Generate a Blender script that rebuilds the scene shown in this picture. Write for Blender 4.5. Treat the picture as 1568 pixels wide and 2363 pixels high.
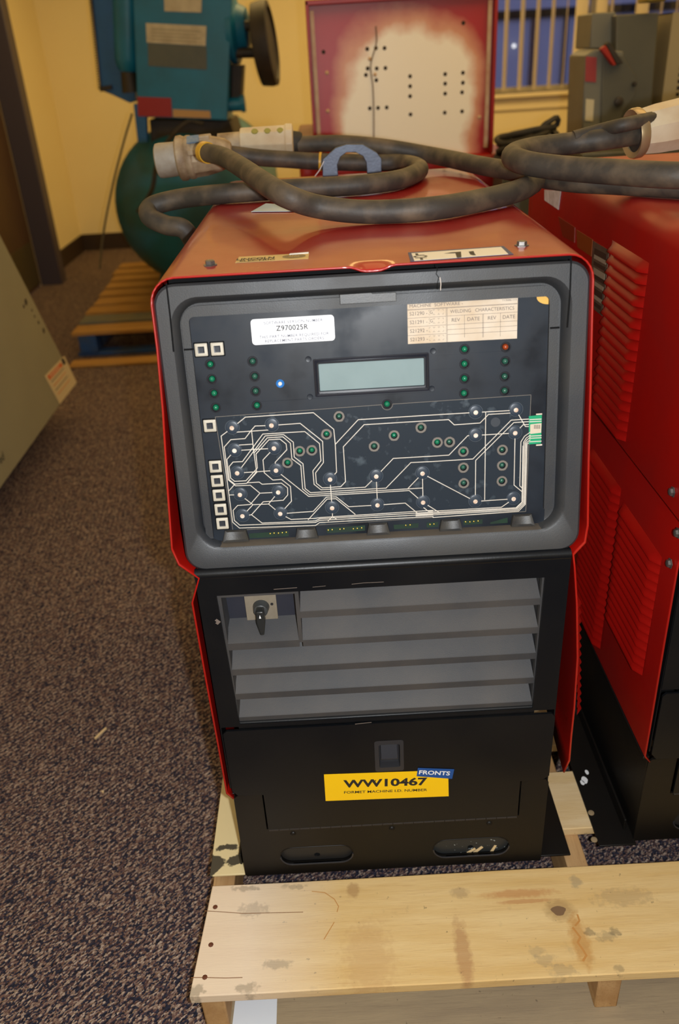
import bpy, bmesh, math, random
from mathutils import Vector as V, Matrix
random.seed(7)
D = bpy.data
SC = bpy.context.scene
COL = SC.collection
for o in list(D.objects): D.objects.remove(o)

# ------------------------------------------------------------------ camera
F_PX, TH, RO, YA = 1873.0, math.radians(29.306), math.radians(3.463), math.radians(-.406)
CX, CY = 784.0, 1181.5
CAM = V((0, -.96, 1.413))
c_f = V((math.sin(YA)*math.cos(TH), math.cos(YA)*math.cos(TH), -math.sin(TH)))
c_r0 = V((math.cos(YA), -math.sin(YA), 0)); c_u0 = c_r0.cross(c_f)
c_r = c_r0*math.cos(RO) + c_u0*math.sin(RO)*-1
c_u = c_r0*math.sin(RO) + c_u0*math.cos(RO)
# image axes: the world appears turned counter-clockwise by RO
c_r, c_u = c_r0*math.cos(RO) - c_u0*math.sin(RO), c_r0*math.sin(RO) + c_u0*math.cos(RO)
cam = D.cameras.new('camera'); camo = D.objects.new('camera', cam); COL.objects.link(camo)
M = Matrix((c_r, c_u, -c_f)).transposed().to_4x4(); M.translation = CAM
camo.matrix_world = M
cam.sensor_fit = 'VERTICAL'; cam.sensor_height = 24; cam.lens = 24*F_PX/2363; cam.clip_start = .01
SC.camera = camo
cam.dof.use_dof = True; cam.dof.focus_distance = 1.25; cam.dof.aperture_fstop = 2.4

# ------------------------------------------------------------------ world (dusk sky), lights, exposure
w = D.worlds.new('dusk'); SC.world = w; w.use_nodes = True
bg = w.node_tree.nodes['Background']; bg.inputs[0].default_value = (.135, .15, .29, 1); bg.inputs[1].default_value = 2.0
SC.view_settings.view_transform = 'Standard'; SC.view_settings.look = 'None'
SC.view_settings.exposure = 0; SC.view_settings.gamma = 1; SC.view_settings.use_curve_mapping = False
def light(name, kind, loc, power, color, **k):
    l = D.lights.new(name, kind); l.energy = power; l.color = color
    for a, b in k.items(): setattr(l, a, b)
    o = D.objects.new(name, l); o.location = loc; COL.objects.link(o); return o
# the camera's own flash, a hand's breadth to the right of the lens
light('camera_flash', 'POINT', (.06, -.965, 1.40), 66, (.94, .97, 1.0), shadow_soft_size=.012)
# ceiling lamps of the room, warm
for lx, ly, pw in ((-.4, 4.7, 42), (1.9, 4.7, 42), (-.9, 1.7, 11), (1.7, 1.4, 24)):
    light('ceiling_lamp', 'AREA', (lx, ly, 2.66), pw, (1.0, .66, .23), shape='RECTANGLE', size=2.4, size_y=1.2)

# ------------------------------------------------------------------ pixel helpers (2363-high frame of the photograph -> a point on a real plane)
def ray(px, py): return c_f + c_r*((px-CX)/F_PX) - c_u*((py-CY)/F_PX)
def hit(px, py, p0, n):
    d = ray(px, py); return CAM + d*((V(p0)-CAM).dot(V(n))/d.dot(V(n)))
def PX(px, py, x): return hit(px, py, (x, 0, 0), (1, 0, 0))
def PY(px, py, y=0.): return hit(px, py, (0, y, 0), (0, 1, 0))
def PZ(px, py, z): return hit(px, py, (0, 0, z), (0, 0, 1))

# ------------------------------------------------------------------ materials
def lin(c): 
    return tuple(((x/255+.055)/1.055)**2.4 if x/255 > .04045 else x/255/12.92 for x in c[:3]) + (1,)
MATS = {}
def mat(name, col, rough=.5, metal=0., col2=None, nscale=8., nmix=.5, bump=0., bscale=200., coat=0., spec=.5, stretch=None, detail=4., lo=.35, hi=.65, trans=0., rvar=0., emit=0.):
    if name in MATS: return MATS[name]
    m = D.materials.new(name); m.use_nodes = True; nt = m.node_tree; N = nt.nodes; L = nt.links
    b = N['Principled BSDF']; b.inputs['Base Color'].default_value = lin(col)
    b.inputs['Roughness'].default_value = rough; b.inputs['Metallic'].default_value = metal
    b.inputs['Specular IOR Level'].default_value = spec
    if coat: b.inputs['Coat Weight'].default_value = coat; b.inputs['Coat Roughness'].default_value = .06
    if trans: b.inputs['Transmission Weight'].default_value = trans
    tc = N.new('ShaderNodeTexCoord'); mp = N.new('ShaderNodeMapping'); L.new(tc.outputs['Object'], mp.inputs[0])
    if stretch: mp.inputs['Scale'].default_value = stretch
    if col2 is not None or rvar:
        n = N.new('ShaderNodeTexNoise'); n.inputs['Scale'].default_value = nscale; n.inputs['Detail'].default_value = detail
        L.new(mp.outputs[0], n.inputs['Vector'])
        r = N.new('ShaderNodeMapRange'); r.inputs[1].default_value = lo; r.inputs[2].default_value = hi; L.new(n.outputs['Fac'], r.inputs[0])
        if col2 is not None:
            mx = N.new('ShaderNodeMix'); mx.data_type = 'RGBA'; mx.inputs['A'].default_value = lin(col); mx.inputs['B'].default_value = lin(col2)
            mu = N.new('ShaderNodeMath'); mu.operation = 'MULTIPLY'; mu.inputs[1].default_value = nmix; L.new(r.outputs[0], mu.inputs[0])
            L.new(mu.outputs[0], mx.inputs['Factor']); L.new(mx.outputs['Result'], b.inputs['Base Color'])
        if rvar:
            r2 = N.new('ShaderNodeMapRange'); r2.inputs[3].default_value = rough; r2.inputs[4].default_value = rough+rvar
            L.new(r.outputs[0], r2.inputs[0]); L.new(r2.outputs[0], b.inputs['Roughness'])
    if bump:
        n2 = N.new('ShaderNodeTexNoise'); n2.inputs['Scale'].default_value = bscale; n2.inputs['Detail'].default_value = 3
        L.new(mp.outputs[0], n2.inputs['Vector'])
        bp = N.new('ShaderNodeBump'); bp.inputs['Strength'].default_value = bump; bp.inputs['Distance'].default_value = .002
        L.new(n2.outputs['Fac'], bp.inputs['Height']); L.new(bp.outputs[0], b.inputs['Normal'])
    MATS[name] = m; return m

def wood(name, c1, c2, dark, axis=0, knots=True):
    m = D.materials.new(name); m.use_nodes = True; nt = m.node_tree; N = nt.nodes; L = nt.links
    b = N['Principled BSDF']; b.inputs['Roughness'].default_value = .75; b.inputs['Specular IOR Level'].default_value = .25
    tc = N.new('ShaderNodeTexCoord')
    def noise(scale, st, detail=5, rough=.6):
        mp = N.new('ShaderNodeMapping'); s = [st, st, st]; s[axis] = 1; mp.inputs['Scale'].default_value = s
        L.new(tc.outputs['Object'], mp.inputs[0]); n = N.new('ShaderNodeTexNoise'); n.inputs['Scale'].default_value = scale
        n.inputs['Detail'].default_value = detail; n.inputs['Roughness'].default_value = rough; L.new(mp.outputs[0], n.inputs['Vector']); return n.outputs['Fac']
    def rng(src, a, b_):
        r = N.new('ShaderNodeMapRange'); r.inputs[1].default_value = a; r.inputs[2].default_value = b_; L.new(src, r.inputs[0]); return r.outputs[0]
    def mixc(f, A, B, k=1.):
        mx = N.new('ShaderNodeMix'); mx.data_type = 'RGBA'
        mu = N.new('ShaderNodeMath'); mu.operation = 'MULTIPLY'; mu.inputs[1].default_value = k; L.new(f, mu.inputs[0]); L.new(mu.outputs[0], mx.inputs['Factor'])
        for s, v in (('A', A), ('B', B)):
            if isinstance(v, tuple): mx.inputs[s].default_value = lin(v)
            else: L.new(v, mx.inputs[s])
        return mx.outputs['Result']
    c = mixc(rng(noise(3.2, 9), .35, .65), c1, c2)
    c = mixc(rng(noise(14, 22, 6, .7), .52, .72), c, dark, .35)          # grain streaks
    c = mixc(rng(noise(9, 1.0, 5, .65), .63, .74), c, (120, 104, 84), .45)       # grey mould and dirt
    c = mixc(rng(noise(90, 1.0, 2), .70, .76), c, (70, 60, 48), .5)
    L.new(c, b.inputs['Base Color'])
    bp = N.new('ShaderNodeBump'); bp.inputs['Strength'].default_value = .35; bp.inputs['Distance'].default_value = .001
    L.new(noise(40, 12, 4), bp.inputs['Height']); L.new(bp.outputs[0], b.inputs['Normal'])
    MATS[name] = m; return m

def add_patches(m, patches):
    # soft-edged stains at fixed places on a board (object space, metres)
    nt = m.node_tree; N = nt.nodes; L = nt.links; b = N['Principled BSDF']; src = b.inputs['Base Color'].links[0].from_socket
    tc = N.new('ShaderNodeTexCoord'); nz = N.new('ShaderNodeTexNoise'); nz.inputs['Scale'].default_value = 110; nz.inputs['Detail'].default_value = 7; L.new(tc.outputs['Object'], nz.inputs['Vector'])
    for cx, cy, rx, ry, col, k, nzk in patches:
        mp = N.new('ShaderNodeMapping'); mp.inputs['Location'].default_value = (-cx/rx, -cy/ry, 0); mp.inputs['Scale'].default_value = (1/rx, 1/ry, 0); L.new(tc.outputs['Object'], mp.inputs[0])
        ln = N.new('ShaderNodeVectorMath'); ln.operation = 'LENGTH'; L.new(mp.outputs[0], ln.inputs[0])
        ad = N.new('ShaderNodeMath'); ad.operation = 'MULTIPLY_ADD'; L.new(nz.outputs['Fac'], ad.inputs[0]); ad.inputs[1].default_value = nzk; L.new(ln.outputs['Value'], ad.inputs[2])
        r = N.new('ShaderNodeMapRange'); r.inputs[1].default_value = 1+nzk*.5; r.inputs[2].default_value = .55+nzk*.5; r.inputs[3].default_value = 0; r.inputs[4].default_value = k; L.new(ad.outputs[0], r.inputs[0])
        mx = N.new('ShaderNodeMix'); mx.data_type = 'RGBA'; L.new(r.outputs[0], mx.inputs['Factor']); L.new(src, mx.inputs['A']); mx.inputs['B'].default_value = lin(col); src = mx.outputs['Result']
    L.new(src, b.inputs['Base Color'])

def m_carpet():
    m = D.materials.new('carpet'); m.use_nodes = True; nt = m.node_tree; N = nt.nodes; L = nt.links
    b = N['Principled BSDF']; b.inputs['Roughness'].default_value = .95; b.inputs['Specular IOR Level'].default_value = .1
    tc = N.new('ShaderNodeTexCoord'); mp = N.new('ShaderNodeMapping'); L.new(tc.outputs['Object'], mp.inputs[0])
    mp.inputs['Rotation'].default_value = (0, 0, math.radians(-48))
    # tufts: one random colour per cell
    def vor(scale, st, out):
        q = N.new('ShaderNodeMapping'); q.inputs['Scale'].default_value = st; L.new(mp.outputs[0], q.inputs[0])
        v = N.new('ShaderNodeTexVoronoi'); v.inputs['Scale'].default_value = scale; L.new(q.outputs[0], v.inputs['Vector']); return v
    v = vor(215, (1, 1.6, 1), 0)
    sep = N.new('ShaderNodeSeparateColor'); L.new(v.outputs['Color'], sep.inputs[0])
    # weave: staggered diagonal dashes
    def sep_xyz(src):
        s = N.new('ShaderNodeSeparateXYZ'); L.new(src, s.inputs[0]); return s
    xy = sep_xyz(mp.outputs[0])
    def math_(op, a, b_=None):
        n = N.new('ShaderNodeMath'); n.operation = op
        for i, s in enumerate((a, b_)):
            if s is None: continue
            if isinstance(s, (int, float)): n.inputs[i].default_value = s
            else: L.new(s, n.inputs[i])
        return n.outputs[0]
    nz = N.new('ShaderNodeTexNoise'); nz.inputs['Scale'].default_value = 60; L.new(mp.outputs[0], nz.inputs['Vector'])
    jit = math_('MULTIPLY', math_('SUBTRACT', nz.outputs['Fac'], .5), 2.2)
    ph = math_('ADD', math_('MULTIPLY', xy.outputs[1], 2*math.pi/.0115), jit)
    al = math_('SINE', math_('ADD', math_('MULTIPLY', xy.outputs[0], 2*math.pi/.021), math_('MULTIPLY', xy.outputs[1], math.pi/.0115)))
    wv = math_('MULTIPLY', math_('SINE', ph), math_('ADD', math_('MULTIPLY', al, .55), .55))
    k = math_('ADD', math_('MULTIPLY', wv, .23), sep.outputs[0])
    r = N.new('ShaderNodeValToRGB'); L.new(k, r.inputs[0]); e = r.color_ramp.elements
    e[0].position = .0; e[0].color = lin((34, 37, 52)); e[1].position = 1.0; e[1].color = lin((184, 164, 148))
    for p, c in ((.34, (48, 50, 66)), (.46, (90, 68, 68)), (.62, (122, 95, 86)), (.78, (142, 120, 108))):
        x = e.new(p); x.color = lin(c)
    n3 = N.new('ShaderNodeTexNoise'); n3.inputs['Scale'].default_value = 2.2; L.new(tc.outputs['Object'], n3.inputs['Vector'])
    mx = N.new('ShaderNodeMix'); mx.data_type = 'RGBA'; L.new(math_('MULTIPLY', n3.outputs['Fac'], .12), mx.inputs['Factor'])
    L.new(r.outputs[0], mx.inputs['A']); mx.inputs['B'].default_value = lin((108, 94, 92)); L.new(mx.outputs['Result'], b.inputs['Base Color'])
    bp = N.new('ShaderNodeBump'); bp.inputs['Strength'].default_value = .8; bp.inputs['Distance'].default_value = .004
    L.new(math_('ADD', v.outputs['Distance'], math_('MULTIPLY', wv, .4)), bp.inputs['Height']); L.new(bp.outputs[0], b.inputs['Normal'])
    MATS['carpet'] = m; return m

def m_faded_panel():
    # red paint worn off around a bare buff centre (object space: x across, z up, panel spans x -.34...34, z 0...45)
    m = D.materials.new('faded_red_panel'); m.use_nodes = True; nt = m.node_tree; N = nt.nodes; L = nt.links
    b = N['Principled BSDF']; b.inputs['Roughness'].default_value = .38
    tc = N.new('ShaderNodeTexCoord'); s = N.new('ShaderNodeSeparateXYZ'); L.new(tc.outputs['Object'], s.inputs[0])
    def mt(op, a, b_=None):
        n = N.new('ShaderNodeMath'); n.operation = op
        for i, q in enumerate((a, b_)):
            if q is None: continue
            if isinstance(q, (int, float)): n.inputs[i].default_value = q
            else: L.new(q, n.inputs[i])
        return n.outputs[0]
    nz = N.new('ShaderNodeTexNoise'); nz.inputs['Scale'].default_value = 5; nz.inputs['Detail'].default_value = 5; L.new(tc.outputs['Object'], nz.inputs['Vector'])
    ax = mt('DIVIDE', mt('ABSOLUTE', mt('SUBTRACT', s.outputs[0], .022)), .315)
    az = mt('DIVIDE', mt('MAXIMUM', mt('SUBTRACT', s.outputs[2], .14), 0.0), .40)
    d = mt('ADD', mt('POWER', ax, 3.0), mt('POWER', az, 3.0))
    d = mt('ADD', d, mt('MULTIPLY', mt('SUBTRACT', nz.outputs['Fac'], .5), .9))
    r = N.new('ShaderNodeValToRGB'); L.new(d, r.inputs[0]); e = r.color_ramp.elements
    e[0].position = .30; e[0].color = lin((250, 240, 222)); e[1].position = .86; e[1].color = lin((168, 22, 10))
    x = e.new(.52); x.color = lin((214, 150, 116))
    L.new(r.outputs[0], b.inputs['Base Color']); MATS['faded'] = m; return m

RED = mat('red_enamel', (168, 18, 9), .26, col2=(138, 11, 6), nscale=6, nmix=.5, coat=.5, bump=.03, bscale=24, rvar=.14)
REDP = mat('red_side_paint', (158, 14, 6), .40, col2=(132, 9, 5), nscale=7, nmix=.6, bump=.05, bscale=60)
BLACKP = mat('black_enamel', (10, 13, 17), .30, col2=(18, 18, 19), nscale=5, nmix=.7, bump=.05, bscale=260, rvar=.15, spec=.3)
BASEP = mat('black_base_paint', (19, 16, 14), .40, col2=(16, 15, 14), nscale=4, nmix=.8, bump=.06, bscale=220, rvar=.15, spec=.3)
BLACKM = mat('matt_black', (7, 7, 8), .85, spec=.2)
BEZEL = mat('dark_grey_plastic', (45, 47, 51), .46, col2=(58, 56, 53), nscale=9, nmix=.7, bump=.12, bscale=800, rvar=.12)
GRILLE = mat('grey_grille_plastic', (54, 54, 56), .58, col2=(74, 69, 65), nscale=10, nmix=.7, bump=.08, bscale=800)
PANEL = mat('blue_black_panel', (15, 21, 30), .34, col2=(30, 39, 50), nscale=16, nmix=.55, rvar=.25, detail=6, spec=.3)
MEMB = mat('scratched_film', (36, 45, 55), .24, col2=(72, 84, 92), nscale=60, nmix=.5, lo=.6, hi=.74, rvar=.3, detail=6, spec=.35)
DOME = mat('film_dome', (46, 56, 68), .38, spec=.4)
SILVER = mat('silver_ink', (214, 206, 194), .55, col2=(190, 176, 158), nscale=40)
PAD = mat('silver_pad', (226, 214, 200), .5, col2=(190, 150, 120), nscale=150, nmix=.8)
GREEN = mat('green_led', (22, 112, 80), .12, coat=.5)
GREEND = mat('dim_green_led', (44, 88, 74), .15, coat=.5)
ORANGE = mat('red_led', (150, 62, 30), .15, coat=.5)
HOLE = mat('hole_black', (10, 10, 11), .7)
RINGM = mat('tan_ring', (112, 104, 96), .6)
KEYW = mat('key_white', (196, 188, 172), .5, col2=(170, 160, 140), nscale=60)
KEYD = mat('key_dark', (44, 48, 56), .35)
BLUE = mat('blue_plastic', (40, 110, 180), .3)
LCD = mat('lcd_glass', (126, 144, 146), .16, col2=(134, 152, 154), nscale=30, coat=.3)
FRAMEB = mat('gloss_black_frame', (34, 36, 44), .2)
PAPER = mat('white_label', (244, 244, 246), .45)
BUFF = mat('buff_label', (204, 188, 168), .6, col2=(188, 164, 134), nscale=28, nmix=.9, detail=6)
INK = mat('black_ink', (34, 32, 34), .6)
INKG = mat('grey_ink', (92, 92, 106), .6)
INKV = mat('dark_violet_ink', (70, 64, 82), .6)
INKW = mat('white_ink', (240, 240, 240), .6)
YEL = mat('yellow_label', (255, 204, 6), .45)
BLU = mat('blue_label', (22, 78, 150), .4)
NAVY = mat('navy_border', (42, 62, 104), .5)
GOLD = mat('gold', (196, 160, 70), .3, metal=.8)
PCB = mat('circuit_green', (22, 40, 34), .4, col2=(18, 56, 38), nscale=50)
CONN = mat('connector_green', (20, 150, 104), .35)
STEEL = mat('zinc_steel', (84, 92, 106), .42, metal=.4, col2=(60, 66, 78), nscale=40, bump=.1)
BOLT = mat('bolt_metal', (120, 116, 112), .4, metal=.7, col2=(60, 58, 58), nscale=90)
RUBBER = mat('dusty_rubber', (58, 52, 45), .58, col2=(120, 102, 80), nscale=24, nmix=.6, bump=.2, bscale=120, detail=8, lo=.44, hi=.74)
RUBBERC = mat('dark_rubber', (44, 42, 38), .7, col2=(70, 62, 50), nscale=20, nmix=.5)
PLUGG = mat('grey_plug', (176, 170, 160), .5, col2=(140, 124, 104), nscale=22, nmix=.9, bump=.15, bscale=60, detail=6)
PLUGD = mat('dirty_plug_body', (186, 166, 136), .55, col2=(120, 96, 70), nscale=26, nmix=.9, bump=.3, bscale=50, detail=6)
PLUGW = mat('cream_plug', (224, 212, 184), .5, col2=(186, 156, 120), nscale=12, nmix=.7, bump=.2, bscale=40, detail=6)
AMBER = mat('amber_tape', (210, 160, 50), .35)
W1 = wood('pine_plank', (230, 204, 160), (216, 184, 132), (182, 136, 88))
W2 = wood('pine_stringer', (196, 158, 110), (176, 136, 90), (124, 88, 54), axis=1)
W3 = wood('grey_board', (170, 150, 118), (150, 132, 106), (110, 94, 76))
RUST = mat('rusty_nail', (110, 58, 32), .7, col2=(70, 36, 22), nscale=300)
CREAMP = mat('cream_paint_worn', (226, 208, 160), .5, col2=(70, 66, 56), nscale=14, nmix=1., lo=.58, hi=.60, detail=6)
TEAL = mat('teal_paint', (12, 114, 154), .42, col2=(14, 96, 126), nscale=7, nmix=.7, bump=.05)
TEALT = mat('teal_tank', (18, 108, 136), .45, col2=(38, 80, 86), nscale=3.2, nmix=.9, detail=6)
TEALB = mat('teal_blue_cooler', (28, 96, 160), .5, col2=(22, 80, 120), nscale=9)
CAST = mat('dark_cast', (30, 26, 22), .6, col2=(60, 50, 40), nscale=10)
CREAM = mat('dirty_cream_plate', (206, 196, 164), .5, col2=(160, 146, 116), nscale=18)
GREYPL = mat('grey_plate', (88, 92, 80), .5, col2=(70, 78, 72), nscale=14)
REDL = mat('red_label', (150, 20, 16), .45)
GREYBOX = mat('grey_switchgear', (112, 112, 104), .45, col2=(98, 98, 92), nscale=6)
GREYD = mat('dark_grey_switchgear', (84, 84, 76), .45, col2=(72, 72, 66), nscale=6)
BEIGE = mat('beige_cabinet', (150, 138, 108), .5)
CAB = mat('grey_green_cabinet', (158, 154, 126), .38, col2=(150, 146, 120), nscale=5, bump=.06, bscale=260)
WALLM = mat('cream_wall', (240, 224, 176), .7, col2=(236, 218, 166), nscale=2.5, bump=.05, bscale=160)
SILLM = mat('sill_cream', (240, 224, 180), .45)
CEILM = mat('ceiling_white', (225, 222, 212), .9, bump=.1, bscale=90)
BROWN = mat('brown_door', (78, 56, 40), .5, col2=(66, 48, 36), nscale=4, stretch=(6, 6, 1))
KICK = mat('kick_plate', (92, 82, 54), .35, metal=.4)
CASING = mat('plum_grey_casing', (74, 66, 76), .5)
VINYL = mat('dark_vinyl_base', (52, 38, 28), .5)
VANE = mat('blind_vane', (236, 224, 196), .55)
WHITEFR = mat('window_frame_white', (190, 180, 150), .45)
GLASS = mat('window_glass', (245, 248, 250), .02, trans=1.)
BLUEP = mat('blue_pallet_paint', (26, 72, 132), .7, col2=(60, 70, 84), nscale=8, nmix=.8, detail=6)
W4 = wood('warm_pallet_board', (180, 138, 78), (156, 116, 62), (104, 72, 40))
TAG = mat('pale_blue_paper', (196, 216, 232), .6)
ASPH = mat('asphalt', (70, 72, 80), .9)
BRICK = mat('dusk_building', (70, 64, 70), .9)
WHITEP = mat('white_paper', (222, 226, 232), .7)
CHIP = mat('wood_splinter', (222, 196, 150), .7)
FADED = m_faded_panel()
m_carpet()
TABM = mat('worn_tab_plastic', (44, 44, 45), .45, col2=(62, 59, 54), nscale=80, nmix=.8, bump=.07, bscale=500)
DUST = mat('dusty_ledge', (84, 74, 62), .8, col2=(58, 54, 50), nscale=30)
SPK = mat('speckled_slot_plate', (40, 43, 45), .5, col2=(150, 158, 160), nscale=150, nmix=1., lo=.68, hi=.72, detail=1)
GLUE = mat('paint_chip', (206, 190, 176), .6)

# ------------------------------------------------------------------ object helpers
ROOT = {}
TR = V((0, 0, 0))
def props(o, label=None, cat=None, group=None, kind=None):
    for k, v in (('label', label), ('category', cat), ('group', group), ('kind', kind)):
        if v: o[k] = v
    return o
def root(name, label, cat, loc, group=None):
    o = D.objects.new(name, None); o.empty_display_size = .05; COL.objects.link(o); o.location = V(loc)+TR
    ROOT[o] = V(loc)+TR; props(o, label, cat, group); return o
class G:
    def __init__(s): s.v = []; s.f = []; s.mi = []; s.cur = 0
    def add(s, vs, fs):
        b = len(s.v); s.v += [V(q) for q in vs]; s.f += [tuple(i+b for i in f) for f in fs]; s.mi += [s.cur]*len(fs); return s
    def box(s, x0, x1, y0, y1, z0, z1):
        return s.add([(x, y, z) for z in (z0, z1) for y in (y0, y1) for x in (x0, x1)],
                     [(0, 2, 3, 1), (4, 5, 7, 6), (0, 1, 5, 4), (2, 6, 7, 3), (0, 4, 6, 2), (1, 3, 7, 5)])
    def prism(s, poly, ext):
        n = len(poly); e = V(ext); a = [V(p) for p in poly]
        return s.add(a+[p+e for p in a], [tuple(range(n))[::-1], tuple(range(n, 2*n))]+[(i, (i+1) % n, n+(i+1) % n, n+i) for i in range(n)])
    def obox(s, c, ax, ay, az):
        c, ax, ay, az = V(c), V(ax), V(ay), V(az)
        return s.add([c+ax*x+ay*y+az*z for z in (-.5, .5) for y in (-.5, .5) for x in (-.5, .5)],
                     [(0, 2, 3, 1), (4, 5, 7, 6), (0, 1, 5, 4), (2, 6, 7, 3), (0, 4, 6, 2), (1, 3, 7, 5)])
    def loft(s, rings, closed=True, cap0=False, cap1=False):
        n = len(rings[0]); b = len(s.v); s.v += [V(q) for r in rings for q in r]
        m = n if closed else n-1; k0 = len(s.f)
        for j in range(len(rings)-1):
            for i in range(m):
                s.f.append((b+j*n+i, b+j*n+(i+1) % n, b+(j+1)*n+(i+1) % n, b+(j+1)*n+i))
        if cap0: s.f.append(tuple(b+i for i in range(n))[::-1])
        if cap1: s.f.append(tuple(b+(len(rings)-1)*n+i for i in range(n)))
        s.mi += [s.cur]*(len(s.f)-k0); return s
    def lathe(s, p, ax, prof, n=24, caps=True):
        p, ax = V(p), V(ax).normalized(); u = ax.orthogonal().normalized(); q = ax.cross(u)
        return s.loft([[p+ax*h+(u*math.cos(2*math.pi*i/n)+q*math.sin(2*math.pi*i/n))*max(r, 1e-5) for i in range(n)] for h, r in prof], True, caps, caps)
    def cyl(s, a, b, r0, r1=None, n=20):
        a, b = V(a), V(b); return s.lathe(a, b-a, [(0, r0), ((b-a).length, r0 if r1 is None else r1)], n)
    def dome(s, p, ax, r, h, n=14, k=4):
        return s.lathe(p, ax, [(h*math.sin(i/k*math.pi/2), r*math.cos(i/k*math.pi/2)) for i in range(k+1)], n)
    def tube(s, path, r, n=14, caps=True):
        P = [V(p) for p in path]; rings = []; t0 = (P[1]-P[0]).normalized(); u = t0.orthogonal().normalized()
        for i, p in enumerate(P):
            t = (P[min(i+1, len(P)-1)]-P[max(i-1, 0)]).normalized()
            u = (u-t*u.dot(t)).normalized(); q = t.cross(u); rr = r[i] if isinstance(r, list) else r
            rings.append([p+(u*math.cos(2*math.pi*j/n)+q*math.sin(2*math.pi*j/n))*rr for j in range(n)])
        return s.loft(rings, True, caps, caps)
    def strip(s, pts, w, nrm, up=0.):
        # flat ribbon along pts lying in a plane of normal nrm
        nrm = V(nrm); P = [V(p)+nrm*up for p in pts]; L = []; R = []
        for i, p in enumerate(P):
            d1 = (P[i]-P[i-1]).normalized() if i else None; d2 = (P[i+1]-P[i]).normalized() if i < len(P)-1 else None
            if d1 is None: d1 = d2
            if d2 is None: d2 = d1
            n1 = nrm.cross(d1); n2 = nrm.cross(d2); m = (n1+n2).normalized(); k = w/2/max(.4, m.dot(n1))
            L.append(p+m*k); R.append(p-m*k)
        return s.loft([R, L], False) if False else s.add(L+R, [(i, len(P)+i, len(P)+i+1, i+1) for i in range(len(P)-1)])
    def mesh(s, me, fn):
        return s.add([fn(v.co) for v in me.vertices], [tuple(p.vertices) for p in me.polygons])
    def build(s, name, m, parent=None, label=None, cat=None, group=None, kind=None, bevel=0., smooth=True, origin=None, seg=2):
        me = D.meshes.new(name); off = TR
        if parent is not None:
            base = ROOT[parent]
            vs = [v+off-base for v in s.v]; loc = None
        else:
            vs = [v+off for v in s.v]
            if kind == 'structure' and origin is None: loc = V((0, 0, 0))
            else:
                loc = V(origin)+off if origin is not None else V(((min(v.x for v in vs)+max(v.x for v in vs))/2, (min(v.y for v in vs)+max(v.y for v in vs))/2, min(v.z for v in vs)))
            vs = [v-loc for v in vs]
        me.from_pydata([tuple(v) for v in vs], [], s.f)
        for mm in (m if isinstance(m, (list, tuple)) else [m]): me.materials.append(mm)
        if isinstance(m, (list, tuple)): me.polygons.foreach_set('material_index', s.mi)
        me.validate()
        bm = bmesh.new(); bm.from_mesh(me); bmesh.ops.recalc_face_normals(bm, faces=bm.faces); bm.to_mesh(me); bm.free()
        if smooth:
            me.polygons.foreach_set('use_smooth', [True]*len(me.polygons)); me.set_sharp_from_angle(angle=math.radians(35))
        o = D.objects.new(name, me); COL.objects.link(o)
        if parent is not None: o.parent = parent; ROOT[o] = ROOT[parent]
        else: o.location = loc; ROOT[o] = loc
        if bevel:
            bv = o.modifiers.new('bevel', 'BEVEL'); bv.width = bevel; bv.segments = seg; bv.limit_method = 'ANGLE'; bv.angle_limit = math.radians(40)
            bv.harden_normals = False
        return props(o, label, cat, group, kind)
def box(name, x0, x1, y0, y1, z0, z1, m, parent=None, bevel=0., **k): return G().box(x0, x1, y0, y1, z0, z1).build(name, m, parent, bevel=bevel, **k)

def plate_mesh(outline, holes=(), t=.002):
    cu = D.curves.new('tmp', 'CURVE'); cu.dimensions = '2D'; cu.fill_mode = 'BOTH'; cu.extrude = t/2
    for pts in [outline]+list(holes):
        sp = cu.splines.new('POLY'); sp.points.add(len(pts)-1); sp.use_cyclic_u = True
        for q, p in zip(sp.points, pts): q.co = (p[0], p[1], 0, 1)
    ob = D.objects.new('tmp', cu); me = D.meshes.new_from_object(ob); D.objects.remove(ob); D.curves.remove(cu); return me
def rrect(x0, x1, y0, y1, r, n=6):
    out = []
    for cx, cy, a in ((x1-r, y1-r, 0), (x0+r, y1-r, 90), (x0+r, y0+r, 180), (x1-r, y0+r, 270)):
        for i in range(n+1):
            t = math.radians(a+90*i/n); out.append((cx+r*math.cos(t), cy+r*math.sin(t)))
    return out
def circ(x, y, r, n=14): return [(x+r*math.cos(2*math.pi*i/n), y+r*math.sin(2*math.pi*i/n)) for i in range(n)]
def stadium(x0, x1, y0, y1, n=10):
    return rrect(x0, x1, y0, y1, (y1-y0)/2-1e-5, n)
def text(s, p, ex, ey, size, m, parent, name='lettering', align='CENTER', xs=1., bold=0., label=None, space=1., fit=None):
    cu = D.curves.new('t', 'FONT'); cu.body = s; cu.size = size; cu.align_x = align; cu.align_y = 'CENTER'; cu.offset = bold; cu.resolution_u = 3; cu.space_character = space
    ob = D.objects.new('t', cu); me = D.meshes.new_from_object(ob); D.objects.remove(ob); D.curves.remove(cu)
    if fit: xs = fit/max(1e-6, max(v.co.x for v in me.vertices)-min(v.co.x for v in me.vertices))
    p, ex, ey = V(p), V(ex).normalized(), V(ey).normalized(); g = G().mesh(me, lambda c: p+ex*c.x*xs+ey*c.y)
    D.meshes.remove(me); return g.build(name, m, parent, smooth=False, label=label)
def spline(pts, k=10):
    P = [V(p) for p in pts]; P = [P[0]*2-P[1]]+P+[P[-1]*2-P[-2]]; out = []
    for i in range(1, len(P)-2):
        for j in range(k):
            t = j/k; a, b, c, d = P[i-1:i+3]
            out.append(.5*((2*b)+(c-a)*t+(2*a-5*b+4*c-d)*t*t+(3*b-a-3*c+d)*t**3))
    return out+[P[-2]]

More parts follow.
